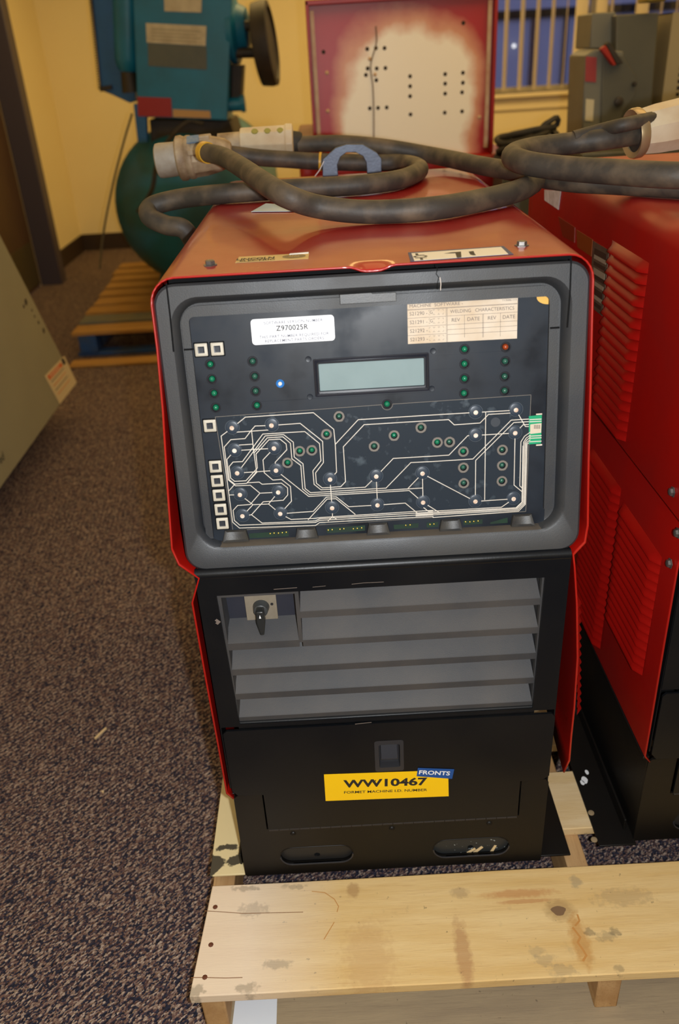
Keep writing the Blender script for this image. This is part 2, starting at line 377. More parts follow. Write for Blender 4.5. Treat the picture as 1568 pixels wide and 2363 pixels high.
# ------------------------------------------------------------------ room shell
XL, XR, YB, YF, ZC = -2.22, 4.2, 6.65, -3.2, 2.7
box('floor', XL-.1, XR+.1, YF-.1, YB+.1, -.1, 0, MATS['carpet'], kind='structure', smooth=False)
box('ceiling', XL-.1, XR+.1, YF-.1, YB+.1, ZC, ZC+.1, CEILM, kind='structure', smooth=False)
box('wall_front', XL-.1, XR+.1, YF-.1, YF, 0, ZC, WALLM, kind='structure', smooth=False)
box('wall_right', XR, XR+.1, YF, YB, 0, ZC, WALLM, kind='structure', smooth=False)
DY0, DY1, DH = 4.25, 5.36, 2.12
g = G().box(XL-.1, XL, YF, DY0, 0, ZC); g.box(XL-.1, XL, DY1, YB, 0, ZC); g.box(XL-.1, XL, DY0, DY1, DH, ZC)
g.build('wall_left', WALLM, kind='structure', smooth=False)
WX0, WX1, WZ0, WZ1 = 1.30, 3.3, 1.06, 2.35
g = G().box(XL-.1, WX0, YB, YB+.14, 0, ZC); g.box(WX1, XR+.1, YB, YB+.14, 0, ZC); g.box(WX0, WX1, YB, YB+.14, 0, WZ0); g.box(WX0, WX1, YB, YB+.14, WZ1, ZC)
g.build('wall_back', WALLM, kind='structure', smooth=False)
g = G()
g.box(WX0, WX1, YB+.05, YB+.10, WZ0, WZ0+.045); g.box(WX0, WX1, YB+.05, YB+.10, WZ1-.05, WZ1)
for x in (WX0, 2.22, WX1-.05): g.box(x, x+.05, YB+.05, YB+.10, WZ0, WZ1)
win = g.build('window_1', WHITEFR, kind='structure', bevel=.004)
for a, b in ((WX0+.05, 2.22), (2.27, WX1-.05)): box('glass_pane', a, b, YB+.072, YB+.078, WZ0+.045, WZ1-.05, GLASS, win, smooth=False)
sill = G().box(WX0-.08, WX1+.08, YB-.075, YB+.05, WZ0-.03, WZ0).build('trim_1', SILLM, kind='structure', bevel=.006)
box('trim_2', WX0-.06, WX1+.06, YB-.022, YB, WZ0-.125, WZ0-.03, SILLM, kind='structure', bevel=.005)
box('baseboard_back', XL, XR, YB-.012, YB, 0, .14, VINYL, kind='structure', bevel=.003)
box('baseboard_left', XL, XL+.012, DY1+.14, YB-.012, 0, .14, VINYL, kind='structure', bevel=.003)
# door in the left wall with its deep plum casing
door = box('door_1', XL-.04, XL, DY0, DY1, .01, DH-.005, BROWN, kind='structure', bevel=.003)
box('kick_plate', XL, XL+.003, DY0+.05, DY1-.04, .03, .33, KICK, door)
G().box(XL, XL+.16, DY1, DY1+.13, 0, DH+.1).build('trim_3', CASING, kind='structure', bevel=.006)
G().box(XL, XL+.16, DY0-.13, DY0, 0, DH+.1).build('trim_4', CASING, kind='structure', bevel=.006)
G().box(XL, XL+.16, DY0, DY1, DH, DH+.1).build('trim_5', CASING, kind='structure', bevel=.006)
# vertical blinds: every vane a part
bl = root('vertical_blind', 'cream vertical blind with half-open vanes in front of the window', 'blind', (2.2, YB-.06, 2.3))
box('head_rail', WX0-.02, WX1+.02, YB-.09, YB-.04, 2.31, 2.36, VANE, bl, bevel=.004)
for px, ang, wd in ((1100, 60, .055), (1136, 61, .055), (1172, 62, .055), (1209, 60, .055), (1245, 61, .055), (1280, 62, .055), (1312, 72, .055), (1346, 18, .058), (1392, 22, .058), (1415, 60, .055), (1472, 64, .055), (1486, 20, .06), (1530, 62, .055), (1566, 62, .055), (1602, 62, .055), (1638, 62, .055)):
    a = math.radians(ang); c = PY(px, 0, YB-.06); c.z = 0; d = V((math.cos(a), math.sin(a), 0))*wd; n = V((math.sin(a), -math.cos(a), 0))
    P = [c+d*t+n*(.006*(1-t*t)) for t in (-1, -.5, 0, .5, 1)]
    G().prism([(p.x, p.y, 1.085) for p in P]+[(p.x+n.x*.001, p.y+n.y*.001, 1.085) for p in P[::-1]], (0, 0, 1.22)).build('vane', VANE, bl)
# outdoors: yard and a low building seen between the vanes
box('ground_outside', -20, 30, YB+.2, 60, -.3, -.2, ASPH, kind='structure', smooth=False)
hb = root('yard_building', 'pale low building beyond the window, seen between the blind vanes', 'building', (8, 24, -.2))
zev = PY(1250, 30, 23.9).z
box('wall', -6, 26, 24, 30, -.2, zev+1.6, mat('pale_siding', (196, 196, 204), .9), hb, smooth=False); box('eave_band', -6, 26, 23.9, 24, zev-.10, zev+.10, BLACKM, hb, smooth=False); box('roof', -6.4, 26.4, 23.6, 30.4, zev+1.6, zev+1.8, BLACKM, hb)
yl_ = mat('yard_lamp_glow', (255, 250, 240), .5); yl_.node_tree.nodes['Principled BSDF'].inputs['Emission Color'].default_value = (1, .97, .9, 1); yl_.node_tree.nodes['Principled BSDF'].inputs['Emission Strength'].default_value = 1.2
lampp = PY(1187, 106, 23.8)
G().dome(lampp, (0, -1, 0), .05, .04, 16, 4).build('wall_lamp', yl_, hb)
for px in (1228, 1302): q = PY(px, 120, 23.95); box('downpipe', q.x-.05, q.x+.05, 23.9, 24, -.2, zev, mat('pipe_brown', (90, 60, 50), .8), hb)

exec_parts = []
# ------------------------------------------------------------------ shipping pallet under the welders
ZP = .135
pal = root('shipping_pallet', 'pale pine pallet on the carpet carrying the red welding machines', 'pallet', (.45, .4, 0))
def plank(x0, x1, y0, y1, z0, z1, m, name='deck_board', skew=0.):
    g = G(); n = 12; top = []; 
    for yy, sgn in ((y0, 1), (y1, -1)):
        row = []
        for i in range(n+1):
            x = x0+(x1-x0)*i/n; row.append((x+(skew if yy == y1 else 0)*(1-i/n), yy+random.uniform(-.0008, .0008)))
        top.append(row)
    poly = top[0]+top[1][::-1]
    g.prism([(a, b, z0) for a, b in poly], (0, 0, z1-z0)); return g.build(name, m, pal, bevel=.0018)
fp = plank(-.288, 1.30, -.213, -.018, ZP-.019, ZP, W1, skew=.014)
def fpo(px, py): p = PZ(px, py, ZP)-ROOT[pal]; return p.x, p.y
W1F = wood('pine_front_plank', (230, 198, 140), (216, 178, 114), (182, 136, 88)); fp.data.materials[0] = W1F
add_patches(W1F, [(fpo(455, 2170)[0]-.10, 0, .345, 9, (234, 216, 196), .75, .02)]+[(*fpo(x, y), rx, ry, c, k, q) for x, y, rx, ry, c, k, q in (
    (1070, 2200, .016, .075, (176, 128, 86), .6, .9), (850, 2215, .050, .075, (198, 156, 104), .4, 1.4), (1200, 2062, .075, .010, (196, 140, 86), .7, .9), (1210, 2080, .06, .005, (188, 128, 78), .6, .8),
    (1292, 2100, .030, .024, (176, 142, 92), .7, .5), (1290, 2101, .009, .009, (92, 74, 56), .85, .5), (1340, 2170, .018, .055, (190, 134, 66), .6, 1.0),
    (570, 2050, .028, .007, (96, 88, 76), 0.42, 2.2), (680, 2046, .024, .006, (110, 100, 84), 0.36, 2.2), (585, 2098, .030, .014, (120, 110, 96), 0.3, 2.4), (640, 2225, .026, .010, (104, 98, 90), 0.36, 2.0), (570, 2280, .022, .010, (100, 90, 70), 0.42, 2.2), (450, 2287, .016, .012, (90, 84, 64), 0.45, 2.0), (1060, 2060, .020, .012, (150, 120, 90), .4, 1.5),
    (815, 2055, .014, .018, (170, 130, 84), .6, 1.0), (1400, 2160, .020, .010, (110, 100, 80), 0.36, 2.2), (1360, 2152, .012, .008, (84, 78, 64), 0.45, 2.0), (1420, 2150, .012, .008, (84, 78, 64), 0.45, 2.0), (1260, 2215, .020, .012, (130, 118, 98), 0.3, 2.2), (1300, 2240, .024, .012, (130, 118, 98), 0.3, 2.2), (1240, 2195, .016, .010, (130, 118, 98), 0.26, 2.2), (1430, 2235, .010, .008, (96, 88, 70), 0.4, 2.0), (1330, 2035, .012, .014, (150, 136, 110), .5, 1.6), (1440, 2070, .06, .02, (176, 148, 106), .45, 2.0))])
for y0, y1 in ((.062, .20), (.27, .41), (.48, .62), (.69, .83), (.90, 1.04)): plank(-.26, 1.30, y0, y1, ZP-.019, ZP, W1)
for x0, x1 in ((-.277, -.238), (.366, .404), (1.02, 1.06)):
    G().box(x0, x1, -.20, 1.04, .019, ZP-.019).build('stringer', W2, pal, bevel=.003)
for y0, y1 in ((-.262, -.085), (.40, .54), (.90, 1.04)):
    plank(-.27, 1.30, y0, y1, .0, .019, W3, 'bottom_board')
for px, py in ((497, 2093), (487, 2180), (473, 2255)):
    p = PZ(px, py, ZP); G().dome(p, (0, 0, 1), .0045, .0012, 8, 2).build('nail_head', RUST, pal)
def crack(pts, wd, name='split', m=None):
    G().strip([PZ(x, y, ZP) for x, y in pts], wd, (0, 0, 1), .0003).build(name, m or mat('split_dark', (134, 92, 56), .9), pal, smooth=False)
crack([(473, 2102), (520, 2105), (560, 2108), (620, 2107), (700, 2105)], .0012)
crack([(441, 2256), (473, 2256), (520, 2257), (560, 2256)], .0012)
STAIN = mat('water_stain', (196, 138, 70), .8)
g = G()
for pts, wd in (([(1333, 2110), (1338, 2125), (1328, 2137)], .003), ([(1322, 2140), (1330, 2150), (1340, 2163), (1334, 2175), (1345, 2190), (1354, 2205), (1346, 2218)], .0035), ([(720, 2057), (750, 2060), (772, 2075), (782, 2092), (778, 2105)], .0014), ([(772, 2128), (760, 2148), (748, 2168)], .0014)):
    g.strip([PZ(x, y, ZP) for x, y in pts], wd, (0, 0, 1), .0003)
g.build('water_stain', STAIN, pal, smooth=False)
g = G(); p = PZ(1290, 2102, ZP); g.add([p+V((.012*math.cos(a)*(1+.2*math.sin(3*a)), .009*math.sin(a), .0003)) for a in [i*math.pi/8 for i in range(16)]], [tuple(range(16))]); g.build('knot', mat('knot_brown', (126, 96, 66), .8), pal, smooth=False)
# white sheet on the lower board
sh = [PZ(x, y, .0205) for x, y in ((538, 2368), (545, 2290), (641, 2290), (638, 2368))]
G().prism([tuple(p+V((0, 0, 0))) for p in [PZ(530, 2420, .0195), PZ(548, 2270, .0195), PZ(641, 2270, .0195), PZ(637, 2420, .0195)]], (0, 0, .0006)).build('paper_sheet', WHITEP, None, 'white paper sheet lying on the bottom board under the front plank', 'paper', smooth=False)

# ------------------------------------------------------------------ welding machine
S_, Z0, Y0 = .18, .797, .004
KK = math.hypot(1, S_)
BO = V((0, Y0, Z0)); EX = V((1, 0, 0)); EB = V((0, S_, 1))/KK; EN = V((0, -1, S_))/KK
def BP(x, b, d=0.): return BO+EX*x+EB*b-EN*d
def bpx(px, py, d=0.): return hit(px, py, BO-EN*d, EN)
def lb(px, py, d=0.):
    p = bpx(px, py, d)-BO; return p.dot(EX), p.dot(EB)
ZT = 1.185
MX0, MX1, DEP = -.228, .328, 1.04

def cover_profile():
    r = .032; P = [(-.214, .338), (-.224, .352), (-.2245, .45), (-.226, .60), (-.2265, .742), (-.211, .783), (-.236, .806), (-.243, .83), (-.238, .92), (-.231, 1.02), (-.228, 1.10), (MX0, ZT-r)]
    for i in range(1, 7):
        a = math.radians(180-15*i); P.append((MX0+r+r*math.cos(a), ZT-r+r*math.sin(a)))
    n = 80
    for i in range(1, n): P.append((MX0+r+(MX1-MX0-2*r)*i/n, ZT))
    for i in range(0, 7):
        a = math.radians(90-15*i); P.append((MX1-r+r*math.cos(a), ZT-r+r*math.sin(a)))
    P += [(.329, 1.10), (.331, 1.02), (.333, .92), (.336, .83), (.333, .805), (.318, .787), (.322, .765), (.331, .70), (.341, .60), (.345, .50), (.3455, .44), (.347, .385), (.340, .358)]
    return P
def fy(z): return S_*max(0, z-Z0)-.006

def louvre_mesh(h, length):
    key = ('louvre', round(h, 4), round(length, 3))
    if key in MATS: return MATS[key]
    n = 12; vs = []; fs = []
    for i in range(n+1):
        t = i/n; y = length*(t-.5); e = min(t, 1-t)*length
        k = min(1., math.sqrt(max(0, 1-(1-min(e, .011)/.011)**2)))
        o = .0115*k
        for dx, dz in ((0, .92*h), (-.45*o, .62*h), (-.85*o, .30*h), (-o, .10*h), (-o, .0), (-.75*o, -.02*h), (0, .02*h)):
            vs.append((dx, y, dz))
    m = 7
    mi = []
    for i in range(n):
        for j in range(m-1):
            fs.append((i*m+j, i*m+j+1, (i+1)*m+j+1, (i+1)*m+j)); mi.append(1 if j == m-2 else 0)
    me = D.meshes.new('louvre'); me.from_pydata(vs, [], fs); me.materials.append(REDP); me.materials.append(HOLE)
    me.polygons.foreach_set('material_index', mi); me.polygons.foreach_set('use_smooth', [True]*len(fs)); me.set_sharp_from_angle(angle=math.radians(60))
    MATS[key] = me; return me

def machine(main, T, label):
    global TR
    TR = V(T)
    rt = root('welding_machine', label, 'welder', (.05, .5, ZP))
    # --- sheet-metal cover
    prof = cover_profile()
    if not main: prof = [(-.2285, z) if (.80 < z < 1.12 and x < 0) else (x, z) for x, z in prof]
    ys = [0, .004, .012, .022, .05, .15, .3, .5, .75, .96, 1.0, DEP]
    g = G(); rings = []
    lip = PZ(862, 622, ZT).x
    for j, q in enumerate(ys):
        row = []
        for x, z in prof:
            y = fy(z)+(q if q < .05 else q-fy(z)*min(1, q)) ; zz = z
            if q >= .05: y = max(q, fy(z)+.03)
            if z > ZT-.001:
                zz -= .0065*math.exp(-((x-lip)/.020)**4)*(1-min(1, q/.018))
            xx = x
            if z < .76 and x > .05: xx = x+.018*min(1, q/.3)*(.76-z)/.4        # the right skirt is sprung outwards
            if q > .97: zz = min(zz, ZT-.012*(q-.96)/.08); 
            row.append((xx, y, zz))
        rings.append(row)
    g.loft(rings, closed=False)
    cv = g.build('cover', RED if main else mat('red_enamel_dull', (160, 15, 7), .36, col2=(132, 10, 5), nscale=6, nmix=.6, bump=.04, bscale=30, rvar=.12), rt)
    so = cv.modifiers.new('solid', 'SOLIDIFY'); so.thickness = .0022; so.offset = -1
    # --- inner body (dark), back
    box('chassis', -.205, .306, .085, DEP-.02, ZP+.21, .775, BLACKM, rt)
    G().prism([(-.215, .06, .79), (.318, .06, .79), (.318, .13, 1.17), (-.215, .13, 1.17)], (0, .06, 0)).build('inner_bulkhead', BLACKM, rt)
    box('back_panel', -.222, .322, DEP-.03, DEP-.012, ZP+.02, ZT-.015, BLACKP, rt)
    # --- side louvres
    def louvres(x, sgn, y0, y1, z0, z1, n, xe=None):
        pitch = (z1-z0)/n; me = louvre_mesh(pitch, y1-y0)
        for i in range(n):
            o = D.objects.new('louvre', me); COL.objects.link(o); o.parent = rt
            xx = x if xe is None else x+(xe-x)*(i/(n-1))
            o.location = V((xx, (y0+y1)/2, z1-pitch*(i+1)))+TR-ROOT[rt]
            if sgn > 0: o.rotation_euler = (0, 0, math.pi)
    if not main:
        louvres(-.2265, -1, .048, .232, .484, .720, 14); louvres(-.2265, -1, .245, .425, .382, .735, 21); louvres(-.2285, -1, .248, .424, .822, 1.118, 17)
    else:
        louvres(.3425, 1, .03, .20, .45, .68, 14, .362)
    # --- black mid front panel with a window for the grille
    def FM(c, y=0., w=0.): return V((c[0], y, c[1]))
    me = plate_mesh([(-.2150, .498), (.3140, .498), (.3150, .786), (-.2160, .786)], [[(-.1845, .503), (-.190, .7505), (.2805, .7505), (.2785, .503)]], .006)
    G().mesh(me, lambda c: V((c.x, -.001+c.z, c.y))).build('front_panel', BLACKP, rt, bevel=.0012)
    # rolled upper and lower lips of the panel
    G().tube([(-.216, .003, .7845), (.3148, .003, .7845)], .0085, 12).build('panel_lip', BLACKP, rt)
    G().tube([(-.1865, .004, .4970), (.281, .004, .4970)], .0085, 14).build('panel_lip', BLACKP, rt)
    # side returns of the front panel
    box('panel_return', -.2165, -.2145, -.002, .03, .36, .79, BLACKP, rt); box('panel_return', .3135, .3155, -.002, .03, .36, .79, BLACKP, rt)
    # --- grille
    gl = G()
    zl = [.7116, .6592, .6105, .562, .5135]
    XD = -.0765
    back = .075
    frame = G()
    # box walls of the recess
    frame.add([(-.1845, .002, .500), (-.190, .002, .752), (-.176, back, .752), (-.176, back, .500)], [(0, 1, 2, 3)])
    frame.add([(.2805, .002, .500), (.2825, .002, .752), (.272, back, .752), (.272, back, .500)], [(0, 1, 2, 3)])
    frame.add([(-.190, .002, .751), (.2825, .002, .751), (.2825, back, .748), (-.190, back, .748)], [(0, 1, 2, 3)])
    frame.prism([(-.190, .001, .7435), (XD+.003, .001, .7435), (XD+.003, .001, .7515), (-.190, .001, .7515)], (0, .03, 0))
    frame.box(-.1905, -.1845, .0012, .012, .500, .7515); frame.box(.2775, .2825, .0012, .012, .500, .7515)
    frame.prism([(XD-.002, .0012, .655), (XD+.0035, .0012, .655), (XD+.0035, .0012, .7505), (XD-.002, .0012, .7505)], (0, back-.002, 0))
    gr = frame.build('grille', GRILLE, rt)
    ROOT[gr] = ROOT[rt]
    for i, z in enumerate(zl):
        x0, x1 = (XD+.0035, .2775) if i == 0 else (-.1845, .2775)
        def slat(x0, x1, z, i0=0.):
            t = .0125
            prof = [(.0015, z-t), (.0015, z-.001), (.003, z), (.055, z+.052), (.060, z+.050), (.012, z-t)]
            return G().loft([[(x0+(i0 if k > 2 else 0), y, zz) for k, (y, zz) in enumerate(prof)], [(x1-(.006 if k > 2 else 0), y, zz) for k, (y, zz) in enumerate(prof)]], True, True, True)
        if i == 1:
            slat(XD+.0035, .2775, z).build('louvre_slat', GRILLE, gr)
            # floor of the switch cell
            G().prism([(-.1845, .0015, z-.0125), (-.1845, .0015, z), (-.1845, .036, z+.024), (-.1845, .040, z+.018)], (XD+.1845-.002, 0, 0)).build('switch_cell_floor', GRILLE, gr)
        else: slat(x0, x1, z, .0035).build('louvre_slat', GRILLE, gr)
    box('switch_cell_back', -.186, XD-.004, .034, .038, .64, .750, mat('cell_back_blue_grey', (44, 46, 56), .45, col2=(36, 38, 46), nscale=20), gr)
    # rotary selector switch
    c = PY(603, 1400, .030); sw = box('selector_switch', c.x-.0235, c.x+.0235, .030, .034, c.z-.0240, c.z+.0240, mat('tan_switch_plate', (134, 124, 108), .5, col2=(112, 100, 84), nscale=50), rt, bevel=.0006)
    ax = V((0, -1, 0))
    G().lathe(c, ax, [(0, .0125), (.006, .0115), (.012, .0105), (.013, .009)], 20).build('switch_hub', mat('grey_knob', (58, 60, 60), .4), sw)
    G().prism([c+V((-.0055, -.012, .009)), c+V((.0055, -.012, .009)), c+V((.0065, -.012, -.012)), c+V((.0030, -.012, -.034)), c+V((-.0030, -.012, -.034)), c+V((-.0065, -.012, -.012))], (0, -.014, 0)).build('switch_handle', mat('black_knob', (36, 38, 38), .35), sw, bevel=.0018)
    G().prism([c+V((-.0015, -.0262, -.002)), c+V((.0015, -.0262, -.002)), c+V((0, -.0262, .004))], (0, -.0005, 0)).build('switch_pointer', INKW, sw)
    G().lathe(c+V((.0165, 0, .004)), ax, [(0, .0022), (.001, .0022)], 12).build('switch_mark', INK, sw)
    # --- lower access door and base
    me = plate_mesh([(-.1620, .2590), (.2670, .2590), (.2670, .3445), (.305, .346), (.3145, .354), (.3145, .484), (.309, .4915), (-.207, .4915), (-.2125, .486), (-.2130, .358), (-.204, .346), (-.1620, .3450)], [rrect(.0295, .0705, .388, .450, .003, 2)], .004)
    dr = G().mesh(me, lambda c: V((c.x, -.0045+c.z, c.y))).build('access_door', BLACKP, rt, bevel=.0014)
    # latch: a cup behind the rectangular hole with a tongue
    g = G().loft([[BPt for BPt in [V((x, -.0068, z)) for x, z in rrect(.0265, .0735, .385, .4535, .004, 2)]], [V((x, -.0072, z)) for x, z in rrect(.0335, .0675, .394, .445, .003, 2)], [V((x, .006, z)) for x, z in rrect(.0345, .0665, .396, .443, .003, 2)]], True, False, True)
    g.build('latch', mat('latch_black', (46, 46, 49), .35), dr)
    g = G().prism([V((.0365, .004, .441)), V((.0365, -.002, .441)), V((.0365, -.009, .418)), V((.0365, -.009, .414)), V((.0365, .004, .412))], (.027, 0, 0)); g.build('latch_tongue', mat('latch_tongue_black', (52, 54, 60), .25), dr, bevel=.001)
    # base: front sheet with ears and two fork slots
    base_out = [(-.2155, ZP+.004), (-.2125, ZP), (.3145, ZP), (.3165, ZP+.004), (.3165, .332), (.311, .3405), (.2708, .3405), (.2708, .2555), (-.1655, .2555), (-.1655, .3405), (-.207, .3405), (-.2135, .334)]
    sl = [stadium(-.148, -.0195, .1600, .2035, 8), stadium(.1235, .2575, .1570, .2020, 8)]
    me = plate_mesh(base_out, sl, .004)
    bs = G().mesh(me, lambda c: V((c.x, c.z+0, c.y))).build('base', BASEP, rt, bevel=.0014)
    for k, s_ in enumerate(sl):
        g = G().loft([[V((x, -.0026, z)) for x, z in s_], [V((x, .006, z)) for x, z in s_]], True)
        x0, x1 = s_[0][0], s_[0][0]
        cx = sum(p[0] for p in s_)/len(s_); cz = sum(p[1] for p in s_)/len(s_)
        g2 = g.build('slot_rim', BASEP, bs)
        so2 = g2.modifiers.new('s', 'SOLIDIFY'); so2.thickness = .0014; so2.offset = 1
        G().tube([V((x, -.0022, z)) for x, z in s_[17:]+s_[:1]], .0016, 8).build('slot_lip', mat('slot_lip_highlight', (44, 44, 48), .25), bs)  # lighter tube round the lower half paints in the rim's highlight
        me = plate_mesh([(cx+(x-cx)*1.08, cz+(z-cz)*1.08) for x, z in s_], [circ(cx, cz+.018, .0065), circ(cx, cz-.010, .0055)], .002)
        G().mesh(me, lambda c: V((c.x, .0075+c.z, c.y))).build('slot_plate', SPK if k else mat('slot_plate_grey', (34, 33, 33), .5), bs)
        box('slot_backing', cx-.07, cx+.07, .016, .018, cz-.024, cz+.024, HOLE, bs)
    # base body with its side walls and the foot flanges
    G().prism([(-.2145, .002, ZP), (-.2145, .002, .3365), (-.2225, .002, .3385), (-.2225, .002, .3435), (-.2115, .002, .3435), (-.2115, .002, ZP)], (0, DEP-.032, 0)).build('base_side', BASEP, rt, bevel=.001)
    box('base_side', .3135, .3165, .002, DEP-.03, ZP, .345, BASEP, rt, bevel=.001)
    box('foot_flange', -.280, -.2125, .0 if main else -.012, DEP-.05, ZP, ZP+.004, BASEP if not main else CREAMP, rt, bevel=.001, label='chipped cream-painted foot flange' if main else None)
    box('foot_flange', .3145, .372, .004, DEP-.05, ZP, ZP+.004, BASEP, rt, bevel=.001)
    g = G().box(-.2265, -.2225, .02, .34, ZP+.004, ZP+.030); g.build('angle_rail', BASEP, rt, bevel=.001)
    for px, py in ((677, 1924), (905, 1912), (1130, 1900)):
        p = PY(px, py, -.002); G().dome(p, (0, -1, 0), .0052, .003, 12, 3).add([p+V((-.0035, -.0031, -.0005)), p+V((.0035, -.0031, -.0005)), p+V((.0035, -.0031, .0006)), p+V((-.0035, -.0031, .0006))], [(0, 1, 2, 3)]).build('screw', BASEP, rt)
    # piano hinge
    g = G(); n = 24; x0, x1 = -.1615, .2665
    for i in range(n):
        a = x0+(x1-x0)*i/n; g.cyl((a+.0006, -.005, .2572), (a+(x1-x0)/n-.0006, -.005, .2572), .0026, n=8)
    g.build('piano_hinge', mat('worn_hinge', (74, 70, 68), .3, metal=.6), rt)
    # --- bezel
    def ring(x0, x1, b0, b1, r, d): return [BP(x, b, d) for x, b in rrect(x0, x1, b0, b1, r, 8)]
    rings = [ring(-.2265, .3265, -.007, .3835, .027, .030), ring(-.2265, .3265, -.007, .3835, .027, .003), ring(-.2235, .3235, -.004, .3805, .025, 0.),
             ring(-.2075, .3045, .0215, .3665, .036, 0.), ring(-.2045, .3015, .0255, .3645, .034, .0025), ring(-.201, .298, .0280, .362, .032, .009), ring(-.199, .295, .0290, .3575, .028, .019),
             ring(-.1885, .2815, .0295, .3430, .010, .0195)]
    g = G().loft(rings, True); nr = len(rings[0])
    for j in range(4, 6):
        for i in range(25, 28): g.mi[j*nr+i] = 1
    bz = g.build('bezel', [BEZEL, DUST], rt)
    def arc(cx, cb, r, a0, a1, n=6): return [(cx+r*math.cos(math.radians(a0+(a1-a0)*i/n)), cb+r*math.sin(math.radians(a0+(a1-a0)*i/n))) for i in range(n+1)]
    rim = [(-.1965, .036)]+arc(-.1745, .3325, .022, 180, 90)+arc(.2685, .3325, .022, 90, 0)+[(.2905, .052), (.2790, .052)]+arc(.2720, .3340, .007, 0, 90)+arc(-.1795, .3340, .007, 90, 180)+[(-.1865, .036)]
    G().mesh(plate_mesh(rim, (), .0065), lambda c: BP(c.x, c.y, .0160+c.z)).build('inner_rim', BEZEL, rt, bevel=.0008)
    pan_out = rrect(-.188, .281, .028, .3425, .006, 3)
    if not main:
        G().mesh(plate_mesh(pan_out, (), .002), lambda c: BP(c.x, c.y, .0195+c.z)).build('control_panel', PANEL, rt)
        for nm, (x, b, zz, yy) in {}.items(): pass
        # visible extras of this side: hex bolts on the left flank, rating plates
        for px, py in ((1554, 1135), (1548, 1300), (1566, 1230)):
            TR = V((0, 0, 0)); p = PX(px, py, MX0+T[0]-.001)
            G().lathe(p, (-1, 0, 0), [(0, .0085), (.001, .0085), (.0015, .0062), (.005, .0058), (.006, .004)], 6).build('hex_bolt', BOLT, rt); TR = V(T)
        TR = V((0, 0, 0)); xx = MX0+T[0]-.0006
        def side_plate(name, pts, m, e=.0008): return G().prism([PX(x, y, xx) for x, y in pts], (-e, 0, 0)).build(name, m, rt, smooth=False)
        side_plate('rating_plate', [(1332, 530), (1369, 553), (1366, 592), (1334, 570)], mat('orange_brown_plate', (130, 66, 20), .4))
        sp = side_plate('rating_plate', [(1370, 556), (1407, 578), (1391, 729), (1362, 705)], mat('worn_dark_plate', (92, 84, 66), .4, col2=(60, 54, 42), nscale=40))
        for k in range(9):
            t = .08+k*.1; L_ = [(1370-8*t, 556+149*t), (1407-16*t, 578+151*t)]
            a, b = L_; hgt = 9 if k % 3 else 14
            xx = MX0+T[0]-.0016; side_plate('printed_row', [(a[0]+4, a[1]+4), (b[0]-4, b[1]-3), (b[0]-5, b[1]-3+hgt), (a[0]+3, a[1]+4+hgt)], mat('plate_print', (150, 140, 116), .5) if k % 2 else mat('plate_dark', (54, 46, 34), .5), .0004); xx = MX0+T[0]-.0006
        side_plate('peeling_sticker', [(1258, 438), (1296, 440), (1290, 484), (1258, 462)], mat('torn_white', (214, 212, 214), .6, col2=(150, 146, 140), nscale=60))
        side_plate('warning_decal', [(1290, 500), (1328, 525), (1327, 560), (1300, 545)], mat('brown_decal', (120, 40, 14), .4))
        g = G(); 
        for px, py, r in ((1355, 1782, .004), (1350, 1800, .006), (1345, 1806, .004)):
            p = PZ(px, py, ZP+.0042); g.add([p+V((r*math.cos(a)*random.uniform(.7, 1.2), r*1.6*math.sin(a), 0)) for a in [i*.628 for i in range(10)]], [tuple(range(10))])
        g.build('paint_spots', INKW, rt, smooth=False)
        for px, py in ((1365, 1876), (1372, 1938)):
            p = PZ(px, py, ZP+.004); G().lathe(p, (0, 0, 1), [(0, .006), (.0015, .0055), (.002, .003)], 12).build('flange_hole_washer', mat('tan_bolt', (150, 130, 100), .5), rt)
        TR = V((0, 0, 0)); return rt
    # ------------------------------------------------ details of the near machine
    dP = .0185
    leds = [(485, 841, 0), (489, 875, 0), (494, 908, 0), (498, 941, 0), (583, 834, 2), (588, 869, 2), (590, 903, 2), (593, 936, 0), (1073, 806, 0), (1073, 840, 0), (1073, 874, 0), (1072, 908, 0), (1168, 801, 1), (1167, 834, 2), (1166, 869, 2), (1166, 902, 2), (894, 933, 0)]
    mled = [(783, 961), (754, 1002), (692, 1041), (720, 1039), (664, 1068), (864, 1030), (910, 1005), (972, 987), (1010, 1021), (1038, 1020), (1070, 1042), (1070, 1079), (1071, 1115), (1160, 1038), (1160, 1074), (1159, 1110)]
    holes = [circ(*lb(x, y, dP), .0054, 14) for x, y, k in leds]+[circ(*lb(x, y, dP), .0046, 12) for x, y in mled]
    pn = G().mesh(plate_mesh(pan_out, holes, .003), lambda c: BP(c.x, c.y, dP+.0015+c.z)).build('control_panel', PANEL, rt)
    G().mesh(plate_mesh(pan_out, (), .002), lambda c: BP(c.x, c.y, dP+.008+c.z)).build('panel_backing', HOLE, pn, smooth=False)
    for x, y, k in leds:
        a = lb(x, y, dP); c = BP(a[0], a[1], dP+.005)
        G().lathe(c, EN, [(0, .0041), (.003, .0041), (.0046, .0036), (.0060, .0024), (.0067, .0006)], 14).build('led', (GREEN, ORANGE, GREEND)[k], pn, label='orange-red lamp' if k == 1 else None)
        G().loft([[BP(a[0]+r*math.cos(t), a[1]+r*math.sin(t), dP-h) for t in [i*2*math.pi/20 for i in range(20)]] for r, h in ((.0054, -.001), (.0055, .0006), (.0066, .0006), (.0070, 0.))], True).build('led_collar', FRAMEB, pn)
